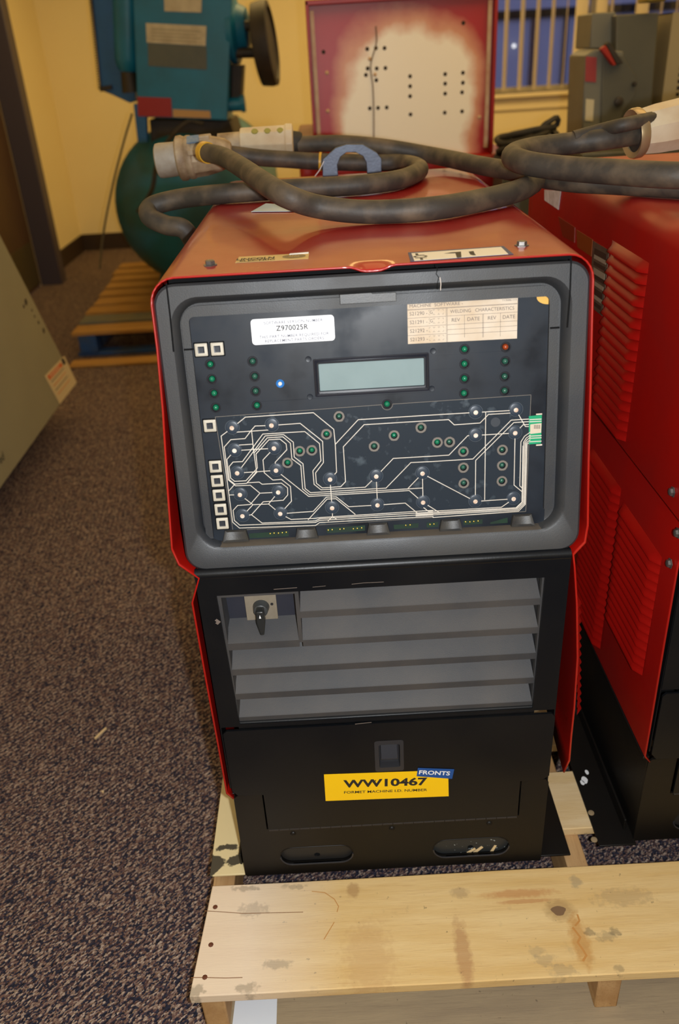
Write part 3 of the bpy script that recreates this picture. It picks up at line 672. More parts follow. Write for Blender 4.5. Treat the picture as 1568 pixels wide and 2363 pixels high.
    for x, y in mled:
        a = lb(x, y, dP); c = BP(a[0], a[1], dP+.005)
        G().lathe(c, EN, [(0, .0037), (.002, .0037), (.0036, .0032), (.0048, .0021), (.0054, .0005)], 12).build('led', GREEN if random.random() < .4 else GREEND, pn)
        G().loft([[BP(a[0]+r*math.cos(t), a[1]+r*math.sin(t), dP-h) for t in [i*2*math.pi/18 for i in range(18)]] for r, h in ((.0046, -.001), (.0047, .0005), (.0078, .0005))], True).build('led_ring', RINGM, pn)
    # push keys in the left margin
    for x, y in ((465, 807), (502, 805), (485, 982), (498, 1076), (502, 1109), (506, 1142), (510, 1175), (514, 1207)):
        a = lb(x, y, dP)
        q = .0082
        def sq(r, rd, d): return [BP(a[0]+u, a[1]+v, d) for u, v in rrect(-r, r, -r, r, rd, 3)]
        G().loft([sq(q+.0016, .001, dP), sq(q+.0012, .001, dP-.0006), sq(q+.0004, .001, dP-.0004), sq(q+.0004, .001, dP)], True).build('key_surround', BLACKM, pn)
        ky = G().loft([sq(q, .001, dP), sq(q, .001, dP-.002), sq(q-.001, .0012, dP-.0028), sq(.0044, .0006, dP-.0028), sq(.0043, .0006, dP-.0014)], True).build('push_key', KEYW, pn)
        G().loft([sq(.0044, .0005, dP-.0014), sq(.0031, .0004, dP-.0012), sq(.0028, .0004, dP-.0022)], True, False, True).build('key_stem', KEYD, pn)
    # blue trimmer
    a = lb(647, 885, dP); G().lathe(BP(*a, dP+.001), EN, [(0, .0056), (.002, .0056), (.0024, .005), (.0012, .0028)], 18).build('blue_trimmer', BLUE, pn, label='blue trimmer with a white slotted centre')
    G().lathe(BP(*a, dP-.0004), EN, [(0, .0026), (.0014, .0024)], 12).build('trimmer_screw', PAD, pn)
    # LCD
    def rr(x0, x1, b0, b1, r, d): return [BP(x, b, d) for x, b in rrect(x0, x1, b0, b1, r, 3)]
    lc = G().loft([rr(-.0300, .1225, .2275, .2778, .002, dP), rr(-.0300, .1225, .2275, .2778, .002, dP-.003), rr(-.0285, .1210, .2290, .2763, .002, dP-.0036), rr(-.0262, .1187, .2315, .2738, .002, dP-.0020), rr(-.0255, .1180, .2322, .2731, .002, dP-.0032), rr(-.0240, .1165, .2340, .2713, .002, dP-.003), rr(-.0232, .1158, .2350, .2705, .001, dP-.0008)], True).build('display_frame', FRAMEB, pn)
    G().prism([BP(-.0235, .2345, dP-.0006), BP(.1165, .2345, dP-.0006), BP(.1165, .2708, dP-.0006), BP(-.0235, .2708, dP-.0006)], -EN*.0005).build('display_glass', LCD, pn, smooth=False)
    for x, y in ((712, 829), (1000, 810), (716, 916), (997, 897)):
        a = lb(x, y, dP); G().lathe(BP(*a, dP), EN, [(0, .004), (.0006, .0036), (.0004, .0022)], 14).build('moulded_boss', PANEL, pn)
    # software label
    a = [(-.1076, .3330), (.0006, .3330), (.0006, .3000), (-.1078, .3004)]
    lab = G().mesh(plate_mesh(rrect(-.1077, .0006, .3002, .3331, .0045, 4), (), .0004), lambda c: BP(c.x, c.y, dP-.0003+c.z)).build('software_label', PAPER, rt, smooth=False)
    dl = dP-.0007
    for s, b, sz, m in (('SOFTWARE VERSION NUMBER', .3272, .0054, INKG), ('Z970025R', .3196, .0094, INK), ('THIS PART NUMBER REQUIRED FOR', .3096, .0054, INKG), ('REPLACEMENT PARTS ORDERS', .3040, .0054, INKG)):
        text(s, BP(-.0545+(.002 if 'Z97' not in s else 0), b, dl), EX, EB, sz, m, lab, 'lettering', xs=1.0, space=1.05, bold=.00018 if 'Z97' in s else .00008)
    # buff record label
    rl = G().prism([BP(.0956, .2900, dP-.0002), BP(.2386, .2890, dP-.0002), BP(.2389, .3408, dP-.0002), BP(.0961, .3405, dP-.0002)], EN*.0004).build('record_label', BUFF, rt, smooth=False)
    X0, X1, B0, B1 = .0958, .2386, .2898, .3408
    xm, x2, x3, x4 = .1462, .1698, .1935, .2166
    g = G()
    def hl(b, xa, xb, wd=.0004): g.strip([BP(xa, b, dl), BP(xb, b, dl)], wd, EN)
    def vl(x, ba, bb, wd=.0004): g.strip([BP(x, ba, dl), BP(x, bb, dl)], wd, EN)
    for b in (.3338, .3331): hl(b, X0, X1)
    for i in range(1, 4): hl(.3338-.0110*i, X0, xm)
    for x in (xm, xm+.0013): vl(x, B0, .3331)
    for b in (.3229, .3117, .3055, .2992): hl(b, xm+.001, X1)
    for x in (x2, x3, x3+.0011, x4): vl(x, .2930 if x != x2 else .2942, .3229)
    for i in range(4):
        bb = .3240-.0110*i-.0
        b0 = .3338-.0110*i-.0080; xa = .1238
        for k in range(4):
            vl(xa+.0063*k, b0, b0+.0018, .0003); vl(xa+.0063*k, b0+.0042, b0+.006, .0003)
            if k < 3:
                for q in (b0, b0+.006): hl(q, xa+.0063*k, xa+.0063*k+.0018, .0003); hl(q, xa+.0063*k+.0045, xa+.0063*(k+1), .0003)
    g.build('ruled_lines', mat('brown_ink', (96, 84, 78), .6), rl, smooth=False)
    BI = MATS['brown_ink']
    text('MACHINE  SOFTWARE -', BP(.0985, .3378, dl), EX, EB, .0058, BI, rl, align='LEFT', xs=1.12)
    text('T13086-115', BP(.2378, .3385, dl), EX, EB, .0034, BI, rl, align='RIGHT', xs=1.15)
    for i in range(4): text('S2129%d -' % i, BP(.0985, .3338-.0110*i-.0056, dl), EX, EB, .0066, BI, rl, align='LEFT', xs=1.0)
    text('WELDING   CHARACTERISTICS', BP(.193, .3281, dl), EX, EB, .0062, BI, rl, fit=.083)
    for s, x in (('REV', .1585), ('DATE', .1815), ('REV', .2055), ('DATE', .2275)): text(s, BP(x, .3172, dl), EX, EB, .0066, BI, rl)
    for i in range(2): text('G', BP(.1268, .3338-.0110*i-.0050, dl), EX, EB, .006, BI, rl)
    # amber corner piece
    g = G(); cx_, cb_ = .2786, .3404; pts = [BP(cx_, cb_, dP-.0006)]+[BP(cx_-.0155*math.cos(t), cb_-.010*math.sin(t), dP-.0006) for t in [i*math.pi/12 for i in range(7)]]
    g.add(pts, [tuple(range(len(pts)))]); g.build('amber_corner', mat('amber_patch', (214, 164, 70), .5), pn, smooth=False)
    # membrane keypad
    ms = [lb(x, y, dP) for x, y in ((497, 962), (1226, 911), (1214, 1180), (538, 1224))]
    nc = lb(894, 933, dP); mo = [ms[0]]+[(nc[0]+.0074*math.cos(t), nc[1]-.0074*math.sin(t)) for t in [math.pi*(1-i/10) for i in range(11)]]+ms[1:]
    ml = [lb(x, y, dP) for x, y in mled]
    mb = G().mesh(plate_mesh(mo, [circ(p[0], p[1], .0074, 14) for p in ml], .0004), lambda c: BP(c.x, c.y, dP-.0003+c.z)).build('membrane_keypad', MEMB, rt, smooth=False)
    g = G(); ms2 = mo+[mo[0]]
    for a, b in zip(ms2, ms2[1:]): g.strip([BP(*a, dP-.0006), BP(*b, dP-.0006)], .0006, EN)
    g.build('film_edge', mat('film_edge_tan', (116, 108, 98), .6), mb, smooth=False)
    CR = {'A': (480, 920, 6.0308), 'B': (700, 900, 5.2267), 'C': (960, 890, 5.058)}
    def cr(k, x, y): q = CR[k]; return lb(q[0]+x/q[2], q[1]+y/q[2], dP-.0007)
    pads = [('A', p) for p in ((335, 408), (886, 372), (371, 723), (920, 690), (409, 1035), (950, 998), (447, 1336), (980, 1302), (482, 1632), (1008, 1600))]
    pads += [('B', p) for p in ((325, 1078), (350, 1423), (882, 1042), (897, 1388), (1440, 1006), (1447, 1355))]
    pads += [('C', p) for p in ((700, 312), (1170, 283), (700, 580), (1160, 552), (696, 1350), (1142, 1320))]
    for k, p in pads:
        a = cr(k, *p)
        ddx = .0006 if k == 'A' else 0
        G().dome(BP(a[0]+ddx, a[1]+.0008, dP-.0005), EN, .0092, .0013, 24, 5).build('key_dome', DOME, mb)
        G().loft([[BP(a[0]+ddx+r*math.cos(t), a[1]+.0008+r*math.sin(t), dP-.0006) for t in [i*math.pi/14 for i in range(28)]] for r in (.0092, .0098)], True).build('dome_edge', mat('dome_edge_grey', (64, 72, 80), .4), mb)
        G().lathe(BP(a[0], a[1], dP-.0004), EN, [(0, .0031), (.0016, .0031), (.0017, .0012), (.0014, .0010)], 16).build('contact_pad', PAD, mb)
    a = lb(1144, 974, dP); G().lathe(BP(*a, dP-.0006), EN, [(0, .0068), (.0003, .0066)], 20).build('blank_disc', mat('disc_dark', (48, 54, 62), .4), mb)
    T_ = [
     ('A', [(335, 408), (523, 257), (1470, 195)], 'B', [(124, 273), (370, 474), (388, 655), (404, 990), (325, 1078)]),
     ('A', [(335, 408), (185, 520), (345, 1718), (440, 1800), (1500, 1764)], 'B', [(200, 1598), (1568, 1525)], 'C', [(202, 1538), (1200, 1465), (1280, 1385), (1300, 680), (1340, 655)]),
     ('A', [(605, 440), (518, 555), (320, 570), (228, 672), (285, 1130), (385, 1212), (592, 1205), (725, 1315), (980, 1302)]),
     ('A', [(371, 723), (265, 845), (300, 1130), (375, 1188), (540, 1178), (690, 1015)]),
     ('A', [(690, 965), (530, 1142), (372, 1150), (318, 1105), (297, 945), (350, 882), (482, 875), (765, 492), (1350, 457), (1555, 625)], 'B', [(198, 646), (215, 853), (118, 975), (132, 1137), (215, 1203), (750, 1172), (882, 1042), (1088, 825), (1568, 797)], 'C', [(202, 822), (388, 810), (608, 583), (700, 580)]),
     ('A', [(335, 408), (402, 465), (838, 436), (886, 372), (658, 380), (605, 440)]),
     ('A', [(886, 372), (1285, 343), (1560, 562)], 'B', [(209, 597), (235, 620), (245, 875), (150, 1000), (160, 1125), (230, 1180), (455, 1165), (512, 1105), (485, 685), (735, 418), (1568, 367)], 'C', [(202, 406), (385, 396), (450, 457), (752, 435), (850, 335), (1130, 318), (1170, 283)]),
     ('A', [(610, 455), (635, 700), (678, 1015), (545, 1172)]),
     ('A', [(371, 723), (437, 645), (630, 632)]), ('A', [(371, 723), (920, 690)]), ('A', [(409, 1035), (950, 998)]),
     ('A', [(409, 1035), (800, 517), (1055, 500), (1190, 605), (1203, 812), (1325, 905), (1355, 1250), (1430, 1308)], 'B', [(89, 1238), (1000, 1183), (1300, 875), (1568, 862)], 'C', [(202, 884), (668, 855), (1115, 402), (1340, 388)]),
     ('A', [(650, 750), (827, 545), (1045, 530), (1150, 620), (1170, 835), (1295, 930), (1320, 1255), (1415, 1335)], 'B', [(80, 1258), (1440, 1182)]),
     ('A', [(690, 965), (670, 770), (850, 572), (1005, 562), (1090, 630), (1100, 710), (938, 885), (950, 998)]),
     ('A', [(920, 690), (768, 852), (785, 1030), (905, 1132), (1025, 1123), (1150, 1220), (1165, 1425), (1008, 1600)]),
     ('A', [(950, 998), (1405, 1360)], 'B', [(68, 1285), (1280, 1212), (1445, 1355)]),
     ('A', [(295, 1280), (375, 1190)]), ('A', [(300, 1340), (447, 1336)]),
     ('A', [(545, 1170), (715, 1160), (755, 1190), (1025, 1175), (1110, 1240), (1112, 1340), (1050, 1413), (770, 1435), (608, 1615), (482, 1632)]),
     ('A', [(725, 1315), (590, 1472), (415, 1485), (352, 1555), (370, 1695), (445, 1760), (1500, 1722)], 'B', [(200, 1572), (1568, 1497)]),
     ('A', [(447, 1336), (628, 1475), (482, 1632)]), ('A', [(628, 1475), (845, 1465), (1008, 1600)]), ('A', [(845, 1465), (980, 1302)]),
     ('A', [(608, 1615), (755, 1730), (1500, 1700)], 'B', [(200, 1552), (1568, 1472)]),
     ('A', [(1008, 1600), (1468, 1568)], 'B', [(122, 1463), (280, 1292), (400, 1288), (550, 1407), (897, 1388), (1232, 1363), (1375, 1480)]),
     ('A', [(1008, 1600), (1158, 1680), (1500, 1664)], 'B', [(200, 1538), (1568, 1450)]),
     ('B', [(60, 1565), (290, 1315), (395, 1310), (630, 1500)]),
     ('B', [(325, 1078), (350, 1425), (355, 1525), (300, 1580)]), ('B', [(355, 1525), (400, 1555)]), ('B', [(882, 1042), (897, 1388)]), ('B', [(1440, 1006), (1447, 1355)]), ('B', [(1440, 1006), (1265, 1187)]),
     ('B', [(388, 655), (665, 357), (1568, 300)], 'C', [(202, 341), (700, 312), (1170, 286)]),
     ('C', [(817, 310), (805, 1332)]), ('C', [(700, 580), (1160, 552), (1255, 455), (1340, 450)]), ('C', [(1170, 283), (1280, 475), (1340, 477)]),
     ('C', [(696, 1350), (700, 872), (1145, 430), (1340, 418)]), ('C', [(76, 1025), (696, 1350), (1142, 1320)]),
     ('C', [(84, 1360), (90, 1420), (150, 1468)]), ('C', [(84, 1360), (280, 1482)]), ('C', [(1142, 1320), (1000, 1418), (300, 1458), (150, 1466)]),
     ('C', [(1160, 552), (1148, 1160), (1240, 1235)]), ('C', [(1340, 540), (1270, 590), (1228, 655), (1215, 1170), (1245, 1195)]),
     ('C', [(1340, 575), (1290, 610), (1260, 660), (1246, 1360), (1180, 1425), (0, 1492)]), ('C', [(1340, 600), (1300, 630), (1275, 665), (1258, 1368), (1185, 1436), (0, 1505)]), ('C', [(1340, 630), (1310, 650), (1288, 672), (1270, 1376), (1192, 1450), (0, 1520)]),
     ('C', [(1252, 700), (1240, 1358), (1170, 1424), (250, 1478)])]
    g = G(); lift = 0.
    for t in T_:
        pts = []
        for i in range(0, len(t), 2): pts += [cr(t[i], *p) for p in t[i+1]]
        cl = [pts[0]]
        for p in pts[1:]:
            if math.hypot(p[0]-cl[-1][0], p[1]-cl[-1][1]) > .0012: cl.append(p)
        lift += .000006
        g.strip([BP(p[0], p[1], dP-.00075) for p in cl], .00105, EN, lift)
    g.build('printed_circuit_lines', SILVER, mb, smooth=False)
    # ribbon tail of the keypad at the right margin
    q = [lb(x, y, dP) for x, y in ((1221, 960), (1251, 957), (1249, 1023), (1221, 1025))]
    ct = G().prism([BP(*p, dP-.0004) for p in q], EN*.0006).build('ribbon_tail', CONN, mb, smooth=False)
    def rb(pts, m, nm, e=.0011): return G().prism([BP(*lb(x, y, dP), dP-e) for x, y in pts], EN*.0002).build(nm, m, mb, smooth=False)
    rb([(1224, 979), (1250, 976), (1249, 998), (1224, 1001)], BUFF, 'barcode_label')
    g = G()
    for k in range(9): g.strip([BP(*lb(1233+k*1.7, 980, dP), dP-.0014), BP(*lb(1232.6+k*1.7, 989, dP), dP-.0014)], (.0003, .0006, .0004)[k % 3], EN)
    g.build('barcode_bars', INK, mb, smooth=False)
    for y in (967, 972, 1005, 1010, 1018): rb([(1222, y), (1250, y-1.5), (1250, y+.5), (1222, y+2)], SILVER, 'ribbon_trace')
    for y in (954, 1025): rb([(1237, y), (1251, y-1), (1251, y+2), (1237, y+3)], PAD, 'ribbon_clip', .002)
    # snap tabs along the lower edge and the board seen between them
    for i, (x, y) in enumerate(((545, 1233), (708, 1228), (873, 1217), (1040, 1208), (1205, 1197))):
        a = lb(x, y, dP); hw = .0165 if i else .0185; b0, b1 = a[1]-.008, a[1]+.0075
        g = G()
        g.add([BP(a[0]-hw, b0, dP), BP(a[0]-hw+.003, b1, dP), BP(a[0]+hw-.003, b1, dP), BP(a[0]+hw, b0, dP),
               BP(a[0]-hw, b0, dP-.009), BP(a[0]-hw+.004, b1, dP-.004), BP(a[0]+hw-.004, b1, dP-.004), BP(a[0]+hw, b0, dP-.009),
               BP(a[0]-hw+.005, b0+.002, dP-.0060), BP(a[0]-hw+.007, b1-.003, dP-.0025), BP(a[0]+hw-.007, b1-.003, dP-.0025), BP(a[0]+hw-.005, b0+.002, dP-.0060)],
              [(0, 1, 5, 4), (1, 2, 6, 5), (2, 3, 7, 6), (0, 4, 7, 3), (4, 5, 9, 8), (5, 6, 10, 9), (6, 7, 11, 10), (7, 4, 8, 11), (8, 9, 10, 11)])
        g.build('snap_tab', TABM, rt)
    for i, (pts, pins) in enumerate((([(575, 1231), (666, 1225), (667, 1237), (577, 1242)], [(624, 1231), (633, 1230), (643, 1230), (652, 1229), (661, 1228)]), ([(754, 1218), (843, 1212), (843, 1224), (755, 1230)], [(758, 1223), (767, 1222), (785, 1221), (794, 1220), (816, 1220), (825, 1219), (835, 1218)]),
                                 ([(909, 1211), (966, 1207), (966, 1217), (910, 1221)], [(937, 1212), (947, 1211)]), ([(985, 1206), (1012, 1204), (1012, 1215), (985, 1217)], [(993, 1210), (1002, 1209)]), ([(1070, 1201), (1114, 1198), (1114, 1208), (1070, 1211)], [(1075, 1204), (1085, 1204), (1094, 1203), (1104, 1202)]), ([(1132, 1205), (1172, 1194), (1172, 1206), (1132, 1209)], []))):
        cb = G().prism([BP(*lb(x, y, dP), dP-.0004) for x, y in pts], EN*.0002).build('board_window', PCB, pn, smooth=False)
        if pins:
            g = G()
            for x, y in pins: g.dome(BP(*lb(x, y, dP), dP-.0006), EN, .0013, .0012, 8, 2)
            g.build('solder_pins', GOLD, pn)
    # cover seam lines of the bezel, hinge notches, broken tab, crack
    g = G()
    def seam(pts, wd, d=-.0002): g.strip([BP(*lb(x, y, 0), d) for x, y in pts], wd, EN)
    seam([(384, 654), (393, 730), (401, 812)], .0022); seam([(1319, 599), (1316, 680), (1310, 756)], .0022)
    seam([(1009, 612), (1010, 622), (1007, 632), (1013, 640), (1010, 655), (1011, 668)], .0010)
    g.build('seam_lines', BLACKM, bz)
    for x, y in ((436, 806), (1281, 756)):
        a = lb(x, y, .0125); g = G().prism([BP(a[0]-.0062, a[1]-.0014, .0124), BP(a[0]+.0062, a[1]-.0014, .0124), BP(a[0]+.0062, a[1]+.0010, .0124), BP(a[0]-.0062, a[1]+.0010, .0124)], EN*.0004); g.build('rim_joint', BLACKM, bz, smooth=False)
    a0 = lb(785, 697, .0125); a1 = lb(915, 690, .0125)
    G().prism([BP(a0[0], a0[1]-.003, .012), BP(a1[0], a0[1]-.003, .012), BP(a1[0], a0[1]+.0085, .012), BP(a1[0]-.03, a0[1]+.0085, .012), BP(a1[0]-.032, a0[1]+.0098, .012), BP(a0[0], a0[1]+.0095, .012)], EN*.002).build('broken_catch', TABM, bz, bevel=.0006)
    g = G(); g.strip([BP(*lb(1016, 640, 0), -.0004), BP(*lb(1018, 655, 0), -.0006), BP(*lb(1017, 670, 0), -.0005)], .0008, EN); g.build('plastic_burr', GLUE, bz)
    # yellow and blue identity labels on the door
    ydp = -.0067
    yl = G().prism([PY(748, 1787, ydp), PY(1035, 1777, ydp), PY(1036, 1837, ydp), PY(752, 1848, ydp)], (0, -.0004, 0)).build('identity_label', YEL, rt, smooth=False)
    def ltx(s, x, y, size, m, par, xs=1., bold=0., y_=-.0073, slope=None):
        p = PY(x, y, y_); q = PY(x+100, y-3.2, y_) if slope is None else PY(x+100, y+slope, y_); e = (q-p).normalized(); return text(s, p, e, V((0, -1, 0)).cross(e), size, m, par, xs=xs, bold=bold)
    ltx('WW10467', 890, 1807, .0235, INK, yl, 1.27, .0008)
    p1_ = PY(866.5, 1802.8, -.0073); G().prism([p1_+V((-.0042, 0, -.0012)), p1_+V((-.0042, 0, -.0032)), p1_+V((.0014, 0, .0010)), p1_+V((.0014, 0, .0034))], (0, -.0001, 0)).build('lettering', INK, yl, smooth=False)
    ltx('FORMET MACHINE I.D. NUMBER', 890, 1826, .0082, INK, yl, 1.18, .0001)
    bl2 = G().prism([PY(965, 1772, ydp-.0005), PY(1049, 1775, ydp-.0005), PY(1044, 1797, ydp-.0005), PY(962, 1791, ydp-.0005)], (0, -.0003, 0)).build('blue_tape_label', BLU, rt, smooth=False)
    ltx('FRONTS', 1003, 1784, .0125, INKW, bl2, 1.12, .0003, -.0076, 4.)
    # scuffs on the black paint
    for pts, wd, yy in (([(632, 1360), (660, 1358), (686, 1356)], .0009, -.0045), ([(722, 1355), (752, 1352)], .0007, -.0045), ([(812, 1348), (842, 1345), (886, 1343)], .0008, -.0045), ([(498, 1430), (505, 1435), (500, 1440)], .0045, -.0045), ([(820, 1671), (838, 1669), (858, 1667)], .0014, -.0064), ([(1262, 1664), (1276, 1663)], .001, -.0064), ([(1260, 1672), (1277, 1671)], .001, -.0064)):
        G().strip([PY(x, y, yy) for x, y in pts], wd, (0, -1, 0)).build('paint_scuff', mat('bare_scuff', (112, 100, 92), .6), rt, smooth=False)
    # wood splinters caught in the right slot are things of their own (below)
    # roof: hex bolts, stickers
    for px, py in ((486, 612), (1205, 567)):
        p = PZ(px, py, ZT); G().lathe(p, (0, 0, 1), [(0, .0095), (.0012, .0095), (.0014, .0068), (.0058, .0064), (.0066, .0045)], 6).build('roof_bolt', BOLT, rt)
    zt = ZT+.0004
    lot = G().prism([PZ(x, y, zt) for x, y in ((948, 604), (1186, 587), (1163, 568), (942, 583))], (0, 0, .0003)).build('lot_sticker', NAVY, rt, smooth=False)
    G().prism([PZ(x, y, zt+.0004) for x, y in ((957, 602), (1174, 586.5), (1157, 570), (950, 584.5))], (0, 0, .0002)).build('sticker_face', mat('ivory_paper', (240, 230, 206), .6), lot, smooth=False)
    def zpoly(pts, m, nm, par, z): return G().prism([PZ(920+x/4.9, 550+y/4.9, z) for x, y in pts], (0, 0, .0001)).build(nm, m, par, smooth=False)
    zi = zt+.0007
    zpoly([(518, 172), (600, 158), (708, 150), (714, 215), (662, 220), (645, 168), (590, 170)], INK, 'handwritten_seven', lot, zi)
    zpoly([(795, 150), (850, 143), (862, 172), (878, 190), (845, 192), (812, 182)], INK, 'handwritten_one', lot, zi)
    p0 = PZ(970, 594, zi); ex = (PZ(967, 586, zi)-PZ(973, 602, zi)).normalized(); 
    # the word LOT runs down the left edge
    a, b = PZ(965, 587, zi), PZ(976, 600, zi); e = (b-a).normalized()
    for ch, (x, y) in zip('LOT', ((968, 586.8), (971, 592), (973.5, 597.5))):
        text(ch, PZ(x, y, zi), (1, 0, 0), (0, 1, 0), .0165, INK, lot, xs=1.45, bold=.0004)
    br = G().prism([PZ(x, y, zt) for x, y in ((543, 607), (712, 597.5), (714, 584), (552, 593))], (0, 0, .0003)).build('maker_sticker', mat('tan_sticker', (214, 182, 118), .5, col2=(196, 164, 104), nscale=40), rt, smooth=False)
    def zdir(x0, y0, x1, y1, z): return (PZ(x1, y1, z)-PZ(x0, y0, z)).normalized()
    e = zdir(553, 600, 700, 592, zi); n = V((-e.y, e.x, 0))
    text('LINCOLN', PZ(590, 596.6, zi), e, n, .0150, INK, br, bold=.0004, fit=.050)
    text('ELECTRIC', PZ(594, 600.3, zi), e, n, .0095, INK, br, bold=.0002, fit=.046)
    text('AUTHORIZED', PZ(578, 603.6, zi), e, n, .006, BOLT, br, fit=.036)
    c = PZ(679, 591, zi); G().add([c+e*.0155*math.cos(t)+n*.011*math.sin(t) for t in [i*math.pi/12 for i in range(24)]], [tuple(range(24))]).build('oval_badge', mat('badge_brown', (128, 108, 72), .5), br, smooth=False)
    text('ANG', c+V((0, 0, .0002)), e, n, .013, MATS['tan_sticker'], br, fit=.014)
    G().prism([PZ(x, y, zt+.0004) for x, y in ((668, 588), (712, 584.5), (713, 582), (670, 585.5))], (0, 0, .0005)).build('torn_edge', INKW, br, smooth=False)
    # lifting eye: a flat steel arch through the roof
    ye = PZ(812, 404, ZT).y
    o_ = [(745, 410), (745, 368), (775, 341), (800, 333), (838, 333), (870, 352), (881, 366), (881, 400)]
    i_ = [(848, 402), (846, 375), (838, 360), (820, 351), (800, 352), (786, 362), (779, 380), (781, 408)]
    G().prism([PY(x, y, ye) for x, y in o_+i_], (0, .008, 0)).build('lifting_eye', STEEL, rt, bevel=.001, label='grey steel lifting eye through the roof')
    # flange bolt hole at left, paint chips along the red edge
    TR = V((0, 0, 0))
    return rt

m1 = machine(True, (0, 0, 0), 'red-topped black welding machine with exposed keypad panel standing at front of the pallet')
m2 = machine(False, (.708, .03, 0), 'red louvred welding machine at right edge, side on, beside the keypad machine')
SCENE_PART2 = True

# ------------------------------------------------------------------ cables on the roofs
RC = .0175
def cable(name, label, pts, cat='cable', r=RC, m=None, group=None, mode='Z'):
    P = [V(p[1]) if p[0] == 'v' else PY(p[0], p[1], p[2][1]) if isinstance(p[2], tuple) else PZ(*p) for p in pts]
    rt = root(name, label, cat, (sum(p.x for p in P)/len(P), sum(p.y for p in P)/len(P), min(p.z for p in P)-r), group)
    G().tube(spline(P, 9), r, 16).build('jacket', m or RUBBER, rt); return rt, P
ca, PA = cable('power_cable', 'thick dusty black cable looping over the front of the keypad machine roof', [(476, 352, 1.262), (515, 362, 1.258), (560, 388, 1.250), (612, 424, 1.243), (660, 452, 1.234), (735, 477, 1.214), (850, 489, 1.2035), (1000, 481, 1.2035), (1120, 460, 1.2035), (1205, 437, 1.205), (1236, 414, 1.207), (1205, 399, 1.208), (1110, 382, 1.208), (1000, 359, ('y', .97)), (890, 340, ('y', 1.0)), (790, 331, ('y', 1.02)), (690, 333, ('y', 1.035))])
cb, PB = cable('power_cable', 'thick dusty black cable coiled beneath and behind the steel lifting eye', [(535, 356, ('y', .985)), (600, 364, ('y', .985)), (660, 368, ('y', .985)), (740, 373, ('y', .98)), (850, 376, ('y', .97)), (930, 376, ('y', .95)), (970, 390, 1.2035), (930, 412, 1.2035), (850, 425, 1.2035), (750, 432, 1.2035), (640, 438, 1.2035), (520, 447, 1.203), (420, 458, 1.196), (352, 476, 1.186), (345, 500, 1.172), (385, 520, 1.158), (425, 529, 1.150), ('v', (-.251, .62, 1.11)), ('v', (-.250, .70, 1.03)), ('v', (-.252, .78, .95))])
# yellow tape bands
def band(parent, P, i, r, m, name, wid=.012, label=None):
    d = (P[i+1]-P[i-1]).normalized() if 0 < i < len(P)-1 else (P[1]-P[0]).normalized()
    G().lathe(P[i]-d*wid/2, d, [(0, r), (0, r+.0022), (wid, r+.0022), (wid, r)], 20, False).build(name, m, parent, label=label)
band(ca, PA, 0, RC, AMBER, 'tape_band', .016, 'yellow tape band'); band(cb, PB, 3, RC, AMBER, 'tape_band', .005)
# grey plug at the left end of the hidden cable
pl0, pl1 = PY(362, 372, .97), PY(536, 352, .97)
ax = (pl1-pl0).normalized(); L_ = (pl1-pl0).length
pg = root('cable_plug', 'round grey dirty plug with pale end cap overhanging the roof at left', 'plug', tuple(pl0-V((0, 0, .05))))
G().lathe(pl0, ax, [(0, .030), (.003, .0345), (.010, .0355), (L_*.30, .0345)], 28).build('pin_shroud', PLUGG, pg)
G().lathe(pl0+ax*L_*.28, ax, [(0, .040), (.004, .0455), (.014, .0460), (.020, .0425), (.026, .0445), (L_*.2, .0440), (L_*.22, .041)], 28).build('coupling_ring', PLUGD, pg)
G().lathe(pl0+ax*L_*.48, ax, [(0, .042), (.03, .0405), (L_*.32, .036), (L_*.45, .030), (L_*.52, .021)], 10).build('plug_body', PLUGD, pg)
u = V((0, -.55, .83)); u = (u-ax*u.dot(ax)).normalized(); q = ax.cross(u)
G().obox(pl0+ax*L_*.54+u*.0435, ax*.026, q*.022, u*.003).build('blue_tag', mat('faded_blue', (70, 110, 150), .5, col2=(160, 160, 150), nscale=60), pg)
for k in (-1, 0, 1):
    w_ = (u*math.cos(k*.9-.2)+q*math.sin(k*.9-.2)); G().obox(pl0+ax*L_*.60+w_*.040, ax*.05, ax.cross(w_)*.012, w_*.010).build('clamp_lug', PLUGD, pg, bevel=.002)
# pale square connector behind it
c0, c1 = PY(556, 333, 1.04), PY(676, 328, 1.04); ax = (c1-c0).normalized(); L_ = (c1-c0).length
pc = root('cable_connector', 'pale cream faceted connector behind the grey plug, cable running right', 'connector', tuple(c0-V((0, 0, .035))))
G().lathe(c0, ax, [(0, .031), (.004, .034), (L_*.86, .036), (L_*.88, .039), (L_, .0385), (L_*1.02, .030)], 8).build('connector_body', PLUGW, pc, bevel=.002)
G().lathe(c0-ax*.05, ax, [(0, .024), (.05, .026)], 18).build('connector_nose', PLUGD, pc)
G().lathe(c1-ax*.002, ax, [(0, .024), (.02, .021), (.024, .018)], 16).build('cable_gland', RUBBERC, pc)
u = V((0, -.62, .78)); u = (u-ax*u.dot(ax)).normalized()
for k in range(3): G().lathe(c0+ax*L_*(.3+.24*k)+u*.0335, u, [(0, .008), (.002, .007)], 10).build('rivet', mat('olive_rivet', (150, 144, 70), .5), pc)
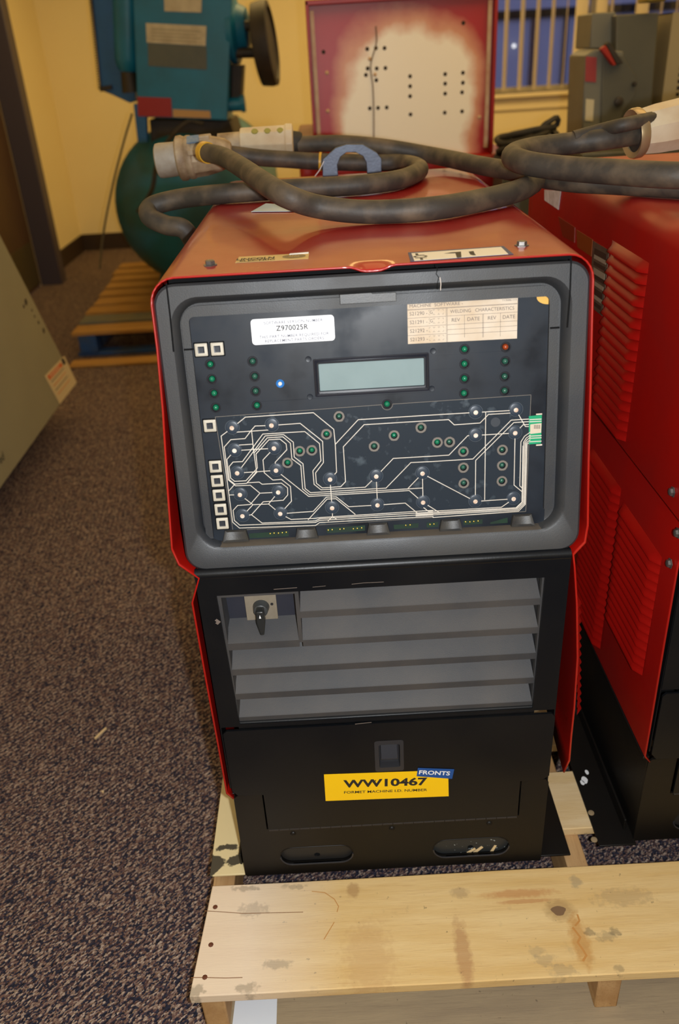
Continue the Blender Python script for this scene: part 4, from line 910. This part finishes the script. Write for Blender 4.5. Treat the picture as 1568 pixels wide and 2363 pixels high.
# neighbour's cable and plug
cn, PN = cable('power_cable', 'thick black cable looping on the right machine roof, overhanging towards the left', [(1478, 308, 1.262), (1400, 320, 1.258), (1310, 332, 1.252), (1225, 343, 1.250), (1183, 360, 1.247), (1215, 376, 1.243), (1300, 388, 1.238), (1420, 397, 1.236), (1568, 405, 1.235), (1700, 400, 1.235)], r=.019)
cn2, _ = cable('power_cable', 'lower strand of black cable resting on the right machine roof edge', [(1262, 412, 1.203), (1330, 420, 1.2035), (1420, 424, 1.2035), (1568, 432, 1.2035), (1720, 440, 1.2035)], r=.0175)
cn3, _ = cable('power_cable', 'thin black strand emerging behind the cream plug on the right machine', [(1325, 318, 1.262), (1390, 300, 1.272), (1450, 286, 1.282), (1560, 262, 1.29)], r=.012)
p0, p1 = PZ(1462, 309, 1.262), PZ(1760, 248, 1.290); ax = (p1-p0).normalized(); L_ = (p1-p0).length
pn_ = root('cable_plug', 'large cream faceted plug with rounded metal rim on the right machine roof', 'plug', tuple(p0-V((0, 0, .05))))
G().lathe(p0, ax, [(0, .031), (-.004, .041), (.0, .0425), (.010, .0425), (.014, .040)], 28, False).build('metal_rim', mat('brass_rim', (170, 148, 112), .35, metal=.5), pn_)
G().lathe(p0+ax*.012, ax, [(0, .0385), (.03, .042), (L_, .05)], 9).build('plug_body', PLUGW, pn_, bevel=.003)
G().lathe(p0+ax*.004, ax, [(0, .033), (.001, .018)], 20).build('rubber_seal', RUBBERC, pn_)
# pale blue tag and its string, on the roof
G().prism([PZ(x, y, ZT+.0012) for x, y in ((580, 489), (614, 470), (652, 472), (680, 488))], (0, 0, .0006)).build('paper_tag', TAG, None, 'pale blue paper tag lying on the red roof under the black cable', 'tag', smooth=False)
ye = PZ(812, 404, ZT).y
G().tube(spline([PY(748, 372, ye-.002), PY(738, 392, ye-.006), PZ(727, 407, ZT+.002)], 6), .0008, 6).build('white_string', INKW, None, 'short white string tied at the left foot of the lifting eye', 'string')

# ------------------------------------------------------------------ splinters
g = G().prism([PZ(x, y, .004) for x, y in ((218, 1705), (222, 1707), (247, 1683), (244, 1681))], (0, 0, .004)); g.build('wood_splinter', CHIP, None, 'pale wood splinter lying on the open carpet at left', 'splinter', smooth=False)
g = G().prism([PZ(x, y, .002) for x, y in ((234, 1827), (239, 1832), (241, 1826))], (0, 0, .003)); g.build('wood_splinter', CHIP, None, 'tiny pale wood chip on the carpet below the larger splinter', 'splinter', smooth=False)
for i, (pts, lab) in enumerate((([(1070, 1972), (1096, 1957), (1099, 1960), (1076, 1974)], 'longest straw-coloured splinter in the right fork slot, leftmost'), ([(1085, 1972), (1112, 1953), (1116, 1956), (1092, 1974)], 'straw-coloured splinter in the right fork slot, middle of three'), ([(1130, 1968), (1142, 1951), (1147, 1952), (1136, 1970)], 'straw-coloured splinter in the right fork slot, rightmost'))):
    G().prism([PY(x, y, .0055) for x, y in pts], (0, .002, 0)).build('wood_splinter', CHIP, None, lab, 'splinter', group='splinters in the fork slot', smooth=False)

# ------------------------------------------------------------------ grey-green cabinet at the left
XC = -1.2
def cq(px, py, e=0.): return PX(px, py, XC+e)
A = cq(175, 885); B = cq(0, 1130); Cc = cq(0, 540)
d1 = (B-A).normalized(); d2 = (Cc-A).normalized()
poly = [A, A+d1*2.0, A+d1*2.0+V((0, 0, 1.25)), A+d2*1.35]
cab = root('grey_cabinet', 'grey-green steel cabinet with a warning sticker at the left edge', 'cabinet', (-1.6, 1.6, 0))
G().prism(poly, (-.75, 0, 0)).build('housing', CAB, cab, bevel=.006)
box('plinth', XC-.72, XC-.16, A.y-1.8, A.y-.22, 0, A.z+.005, BLACKM, cab)
ws = G().prism([cq(x, y, .0008) for x, y in ((103, 868), (148, 821), (177, 883), (138, 933))], (.0006, 0, 0)).build('warning_sticker', mat('cream_sticker', (222, 204, 160), .5), cab, smooth=False)
g = G(); e = .0018
g.prism([cq(x, y, e) for x, y in ((109, 868), (140, 836), (145, 844), (115, 877))], (.0003, 0, 0)); g.build('orange_stripe', mat('orange_print', (226, 110, 54), .5), ws, smooth=False)
p = cq(127, 857, .0024); ex = (cq(143, 839, .0024)-cq(111, 873, .0024)).normalized(); ey = V((1, 0, 0)).cross(ex)
text('WARNING', p, ex, ey, .030, mat('cream_print', (240, 220, 180), .5), ws)
for k in range(4):
    t = 10+k*9; x0, y0, x1, y1 = 109+t*.55, 868+t*1.05, 145+t*.5, 832+t*1.0
    G().prism([cq(x, y, e) for x, y in ((x0+4, y0+2), (x1-3, y1+6), (x1-2.5, y1+8.5), (x0+5, y0+4.5))], (.0003, 0, 0)).build('print_row', mat('pale_orange_print', (226, 160, 104), .5) if k % 2 else mat('dark_print', (150, 136, 110), .5), ws, smooth=False)
G().prism([cq(x, y, e) for x, y in ((141, 829), (146, 826), (152, 838), (147, 843))], (.0003, 0, 0)).build('black_symbol', INK, ws, smooth=False)
for (x, y, r) in ((60, 697, .014), (55, 707, .008), (74, 716, .006), (80, 730, .006), (89, 744, .008), (101, 763, .012)):
    G().lathe(cq(x, y, .0004), (1, 0, 0), [(0, r), (.0006, r*.9)], 9).build('hole_spot', mat('hole_spot_dark', (56, 52, 42), .7), cab, smooth=False)  # flat dark discs painted in place of small dark holes
p = cq(6, 1056, .001); ex = (cq(14, 1054, .001)-cq(0, 1058, .001)).normalized(); text('ed', cq(4, 1057, .001), -d1, V((1, 0, 0)).cross(-d1), .046, mat('grey_lettering', (46, 46, 40), .6), cab)

# ------------------------------------------------------------------ air compressor on a blue pallet
YC = 3.9
def q3(px, py, y=YC): return PY(px, py, y)
bp_ = root('blue_pallet', 'worn wooden pallet with blue-painted blocks under the teal compressor', 'pallet', (-.9, 4.4, 0))
def part_box(nm, x0, x1, y0, y1, z0, z1, m, par, bv=.004): return G().box(x0, x1, y0, y1, z0, z1).build(nm, m, par, bevel=bv)
for i in range(9):
    y0 = 3.52+.205*i; part_box('deck_board', -1.47-.012*i+random.uniform(-.015, .015), -.1, y0, y0+.15, .120, .142, W4 if i != 1 else mat('grey_blue_board', (116, 110, 90), .8, col2=(90, 100, 100), nscale=9), bp_)
for x in (-1.44, -.82, -.2): part_box('stringer', x, x+.10, 3.52, 5.3, .022, .120, BLUEP, bp_)
part_box('bottom_board', -1.46, -.1, 3.32, 3.43, 0, .016, W4, bp_); part_box('bottom_board', -1.46, -.1, 4.3, 4.42, 0, .022, W4, bp_); part_box('bottom_board', -1.46, -.1, 3.53, 3.62, 0, .022, BLUEP, bp_)
cmp_ = root('air_compressor', 'teal air compressor with a round tank and black flywheel in the back corner', 'compressor', (-.75, 4.5, .142))
tc_ = V((-.79, 3.98, .69)); R_ = .445
prof = [(0, .02), (.012, .15), (.04, .27), (.085, .36), (.14, .415), (.19, .44), (.22, R_), (1.45, R_), (1.50, .42), (1.56, .34), (1.6, .15)]
G().lathe(tc_-V((0, .12, 0)), (0, 1, 0), prof, 48).build('air_tank', TEALT, cmp_)
for yy in (4.35, 5.05):
    G().prism([(-1.12, yy, .142), (-.46, yy, .142), (-.52, yy, .40), (-1.06, yy, .40)], (0, .04, 0)).build('tank_foot', TEALT, cmp_)
# control box panel with its plates
cbx = G().prism([q3(305, -60), q3(318, 270), q3(525, 278), q3(538, -60)], (0, .30, 0)).build('control_box', TEAL, cmp_, bevel=.006)
def tp(nm, pts, m, e=.004, y=YC): return G().prism([q3(x, y_, y-.001) for x, y_ in pts], (0, -e, 0)).build(nm, m, cmp_, smooth=False)
tp('name_plate', [(337, 53), (339, 98), (475, 106), (477, 60)], CREAM); tp('name_plate', [(341, 99), (343, 152), (478, 161), (477, 107)], GREYPL)
tp('name_plate', [(378, -30), (380, 26), (465, 29), (467, -30)], CREAM); tp('name_plate', [(317, 223), (319, 268), (398, 270), (395, 226)], REDL, label='red plate') if False else tp('name_plate', [(317, 223), (319, 268), (398, 270), (395, 226)], REDL)
tp('name_plate', [(399, 252), (400, 270), (487, 273), (485, 256)], mat('tan_plate', (190, 150, 90), .5))
g = G()
for k in range(4): g.prism([q3(350, 66+k*8, YC-.006), q3(465-12*(k % 2), 72+k*8, YC-.006), q3(465-12*(k % 2), 74+k*8, YC-.006), q3(350, 68+k*8, YC-.006)], (0, -.0004, 0))
g.build('plate_print', mat('faint_print', (150, 138, 110), .6), cmp_, smooth=False)
# frame between tank and box, belt guard, motor, aftercooler
G().prism([q3(345, 276, 3.98), q3(350, 335, 3.98), q3(548, 330, 3.98), q3(530, 278, 3.98)], (0, .5, 0)).build('base_frame', CAST, cmp_, bevel=.004)
G().prism([q3(308, 240), q3(318, 330), q3(340, 330), q3(336, 240)], (0, .05, 0)).build('strut', TEALB, cmp_, bevel=.003)
G().prism([q3(205, -60, 4.1), q3(232, 208, 4.1), q3(262, 220, 4.1), q3(300, 238, 4.1), q3(312, 232, 4.1), q3(312, -60, 4.1)], (0, .22, 0)).build('after_cooler', TEALB, cmp_, bevel=.004)
g = G()
for k in range(44):
    t = k/44; x, y = 199+27*t*1.0, -58+268*t
    c = q3(x+5, y, 4.09); g.obox(c+V((0, .1, 0)), (.020, 0, 0), (0, .2, 0), (0, 0, .0075))
g.build('cooling_fins', CAST, cmp_, kind='stuff', smooth=False)
G().prism([q3(230, 200, 4.08), q3(231, 212, 4.08), q3(258, 206, 4.08), q3(257, 196, 4.08)], (0, .2, 0)).build('cooler_foot', CAST, cmp_)
a, b = q3(292, -40, 4.0), q3(296, 165, 4.0)
G().lathe(b, a-b, [(0, .045), (.03, .062), (.06, .068), (.25, .070), (.34, .070), (.36, .055), (.42, .05), (.46, .03)], 20).build('motor_housing', TEAL, cmp_)
G().lathe(b-V((0, 0, .10)), (0, 0, 1), [(0, .05), (.10, .04)], 16).build('motor_mount', CAST, cmp_)
# right-hand side: cylinder head, shafts and flywheel seen almost edge-on
G().lathe(q3(533, 70, 4.05), (1, -.1, 0), [(0, .16), (.03, .16), (.05, .12), (.09, .10), (.10, .06)], 24).build('crank_cover', TEAL, cmp_)
G().prism([q3(534, 150, 4.0), q3(534, 232, 4.0), q3(556, 226, 4.0), q3(560, 150, 4.0)], (0, .2, 0)).build('oil_sump', CAST, cmp_, bevel=.004)
G().cyl(q3(525, 242, 3.97), q3(562, 240, 3.97), .034, n=18).build('drain_pipe', TEAL, cmp_); G().cyl(q3(556, 240, 3.97), q3(566, 239, 3.97), .042, n=8).build('pipe_union', TEAL, cmp_)
hx = q3(612, 102, 3.97)
for yy in (60, 122): G().cyl(q3(545, yy, 3.97), q3(600, yy-1, 3.97), .026, n=14).build('crank_shaft', CAST, cmp_)
axw = V((math.cos(math.radians(5)), -math.sin(math.radians(5)), .07)).normalized()
G().lathe(hx-axw*.045, axw, [(0, .06), (0, .170), (.006, .192), (.055, .200), (.085, .196), (.09, .172), (.075, .165), (.075, .05)], 40, True).build('flywheel', CAST, cmp_)
# hose and thin cable hanging at the side
g = G().tube(spline([q3(305, 262, 3.85), q3(285, 330, 3.85), q3(262, 420, 3.85), q3(240, 530, 3.85), q3(230, 620, 3.85)], 6), .006, 8); g.build('control_wire', mat('grey_wire', (90, 84, 60), .6), cmp_)
g = G().tube(spline([q3(470, 285, 3.8), q3(430, 283, 3.8), q3(385, 330, 3.75), q3(362, 380, 3.7), q3(350, 440, 3.7), q3(318, 490, 3.7)], 6), .012, 8); g.build('air_hose', RUBBERC, cmp_)

# ------------------------------------------------------------------ red box with the worn panel, behind the keypad machine
YR = 2.5
rb_ = root('red_box', 'upright red steel box with worn bare panel and bolt holes', 'cabinet', (.32, 2.9, 0))
zb = 1.05
xa, xb = PY(714, 160, YR).x, PY(1143, 160, YR).x
o = G().box(xa+.012, xb-.012, YR+.012, YR+.45, zb, 1.575); o.build('worn_panel', FADED, rb_, label='red panel worn to bare buff metal')
pan = rb_.children[0]
# shift object origin so the paint mask is centred on the panel
mid = V(((xa+xb)/2, YR, zb)); sh = mid-ROOT[rb_]
me = pan.data; me.transform(Matrix.Translation(-sh)); pan.location = sh
for nm, bx in (('rim', (xa, xa+.012, YR-.02, YR+.45, zb, 1.59)), ('rim', (xb-.012, xb, YR-.02, YR+.45, zb, 1.60)), ('rim', (xa, xb, YR-.02, YR+.45, 1.575, 1.592))): box(nm, *bx, REDP, rb_, bevel=.003)
for xq in (xa+.022, xb-.026): box('bare_edge', xq-.007, xq+.007, YR-.004, YR+.012, zb+.02, 1.56, mat('bare_edge_metal', (196, 170, 136), .5, col2=(170, 90, 60), nscale=20), rb_)
hl_ = [(848, 113), (868, 111), (888, 111), (849, 158), (870, 158), (890, 157), (869, 185), (845, 173), (854, 250), (873, 249), (893, 248), (947, 176), (947, 199), (947, 222), (948, 264), (1028, 171), (1028, 193), (1028, 216), (1027, 260), (1069, 168), (1069, 191), (1067, 213), (1067, 257), (747, 120), (1070, 53)]
for x, y in hl_:
    p = PY(x, y, YR+.0115)
    G().lathe(p, (0, -1, 0), [(0, .0072), (.0006, .0066)], 12).build('bolt_hole', mat('hole_rust', (44, 30, 14), .8), rb_)
for x, y in ((755, 168), (757, 256), (1107, 270), (854, 136), (866, 172)):
    p = PY(x, y, YR+.0115); G().dome(p, (0, -1, 0), .007, .004, 12, 3).build('screw', mat('pale_screw', (206, 170, 130), .4), rb_)
G().tube(spline([PY(868, 60, YR+.008), PY(869, 100, YR+.008), PY(856, 150, YR+.008), PY(861, 200, YR+.008), PY(863, 260, YR+.008), PY(863, 320, YR+.008)], 5), .0022, 6).build('trailing_wire', mat('wire_olive', (110, 84, 44), .6), rb_)
G().box(-.10, .74, YR-.03, YR+.7, .08, zb).build('lower_housing', REDP, rb_, bevel=.02, seg=3)
box('top_ledge', -.105, xa+.05, YR-.04, YR+.6, zb, zb+.10, mat('rusty_ledge', (118, 46, 16), .5), rb_, bevel=.01)
for x in (-.05, .62):
    box('skid', x, x+.08, YR, YR+.65, 0, .085, CAST, rb_)
# coil of black lead on the end of that housing
ck = box('steel_stand', .66, .86, 2.28, 2.46, 0, 1.03, GREYD, None, label='narrow grey steel stand behind the machines under the coiled lead', cat='stand', bevel=.004)
coil = root('coiled_lead', 'coil of thin black lead heaped to the right of the worn red box', 'cable', (.74, 2.37, 1.03))
pts = []
for i in range(8*16):
    t = i*2*math.pi/16; k = i/128
    pts.append((.765+(.098+.018*math.sin(t*.37+1))*math.cos(t), 2.37+(.07+.014*math.cos(t*.29))*math.sin(t), 1.045+.085*k+.014*math.sin(t+k*9)))
pts += [(.80, 2.32, 1.140), (.84, 2.32, 1.165), (.862, 2.33, 1.172), (.868, 2.34, 1.150), (.83, 2.35, 1.130), (.78, 2.35, 1.125)]
G().tube(spline(pts, 2), .0105, 8).build('lead', RUBBERC, coil)

# ------------------------------------------------------------------ grey switchgear and beige cabinet at the upper right
YG = 2.4
st = box('steel_bench', .93, 1.75, 2.2, 3.0, 0, 1.06, GREYD, None, label='plain grey bench hidden behind the right machine, carrying the switch boxes', cat='bench', bevel=.006)
sg = root('disconnect_switch', 'grey electrical disconnect box with a red-tipped lever at upper right', 'switch', (1.08, 2.55, 1.062))
def gp(nm, pts, m, y, dpt, par=None, bv=.005): return G().prism([V((q.x, q.y, 1.062)) if b > 299 else q for a, b in pts for q in [PY(a, b, y)]], (0, dpt, 0)).build(nm, m, par or sg, bevel=bv)
def down(pts, z=1.062):  # bring the lower corners down onto the bench
    return pts
gp('back_box', [(1362, 112), (1368, 30), (1423, 27), (1420, 112)], GREYBOX, 2.50, .20)
gp('main_box', [(1420, 300), (1424, 34), (1522, 29), (1500, 310)], GREYD, 2.44, .30)
gp('operator_box', [(1344, 320), (1352, 128), (1376, 113), (1440, 118), (1436, 320)], GREYBOX, 2.38, .22)
gp('operator_face', [(1388, 318), (1392, 128), (1438, 128), (1470, 175), (1468, 220), (1440, 256), (1420, 318)], GREYD, 2.372, .02, bv=.003)
gp('danger_label', [(1353, 130), (1351, 188), (1376, 190), (1378, 132)], mat('faded_red_label', (150, 52, 56), .5), 2.378, -.001, bv=0)
gp('white_label', [(1353, 228), (1351, 278), (1369, 280), (1372, 230)], mat('buff_white', (196, 186, 156), .5), 2.378, -.001, bv=0)
G().prism([PY(a, b, 2.34) for a, b in ((1387, 113), (1399, 104), (1424, 150), (1416, 152))], (0, .03, 0)).build('lever', mat('red_lever', (150, 30, 16), .45), sg, bevel=.003)
G().prism([PY(a, b, 2.345) for a, b in ((1399, 102), (1408, 96), (1440, 146), (1424, 150))], (0, .03, 0)).build('lever_arm', CAST, sg, bevel=.003)
for x, y, r in ((1464, 194, .008), (1428, 234, .016)): G().lathe(PY(x, y, 2.37), (0, -1, 0), [(0, r), (.010, r), (.013, r*.7)], 16).build('hinge_knob', CAST, sg)
G().box(1.17, 1.24, 2.40, 2.5, 1.52, 1.56).build('conduit_lug', mat('brass_lug', (160, 140, 70), .4, metal=.6), sg, bevel=.006)
pc_ = root('perforated_cabinet', 'beige ventilated cabinet with rows of square holes at the upper right corner', 'cabinet', (1.45, 2.6, 1.062))
nx, nz = 12, 12
x0 = PY(1520, 150, 2.46).x+.03; z1 = 1.485
hh = [[(x0+.05+.022*i, 1.145+.022*j), (x0+.05+.022*i+.013, 1.145+.022*j), (x0+.05+.022*i+.013, 1.145+.022*j+.013), (x0+.05+.022*i, 1.145+.022*j+.013)] for i in range(nx) for j in range(12)]
me = plate_mesh([(x0, 1.062), (x0+.36, 1.062), (x0+.36, z1), (x0, z1)], hh, .004)
G().mesh(me, lambda c: V((c.x, 2.46+c.z, c.y))).build('perforated_front', BEIGE, pc_, smooth=False)
g = G().box(x0, x0+.004, 2.46, 2.8, 1.062, z1); g.box(x0+.356, x0+.36, 2.46, 2.8, 1.062, z1); g.box(x0, x0+.36, 2.46, 2.8, z1-.004, z1); g.box(x0, x0+.36, 2.46, 2.8, 1.062, 1.066)
g.build('cabinet_shell', BEIGE, pc_)
box('dark_core', x0+.02, x0+.34, 2.56, 2.7, 1.066, z1-.03, mat('core_brown', (60, 44, 44), .6), pc_)
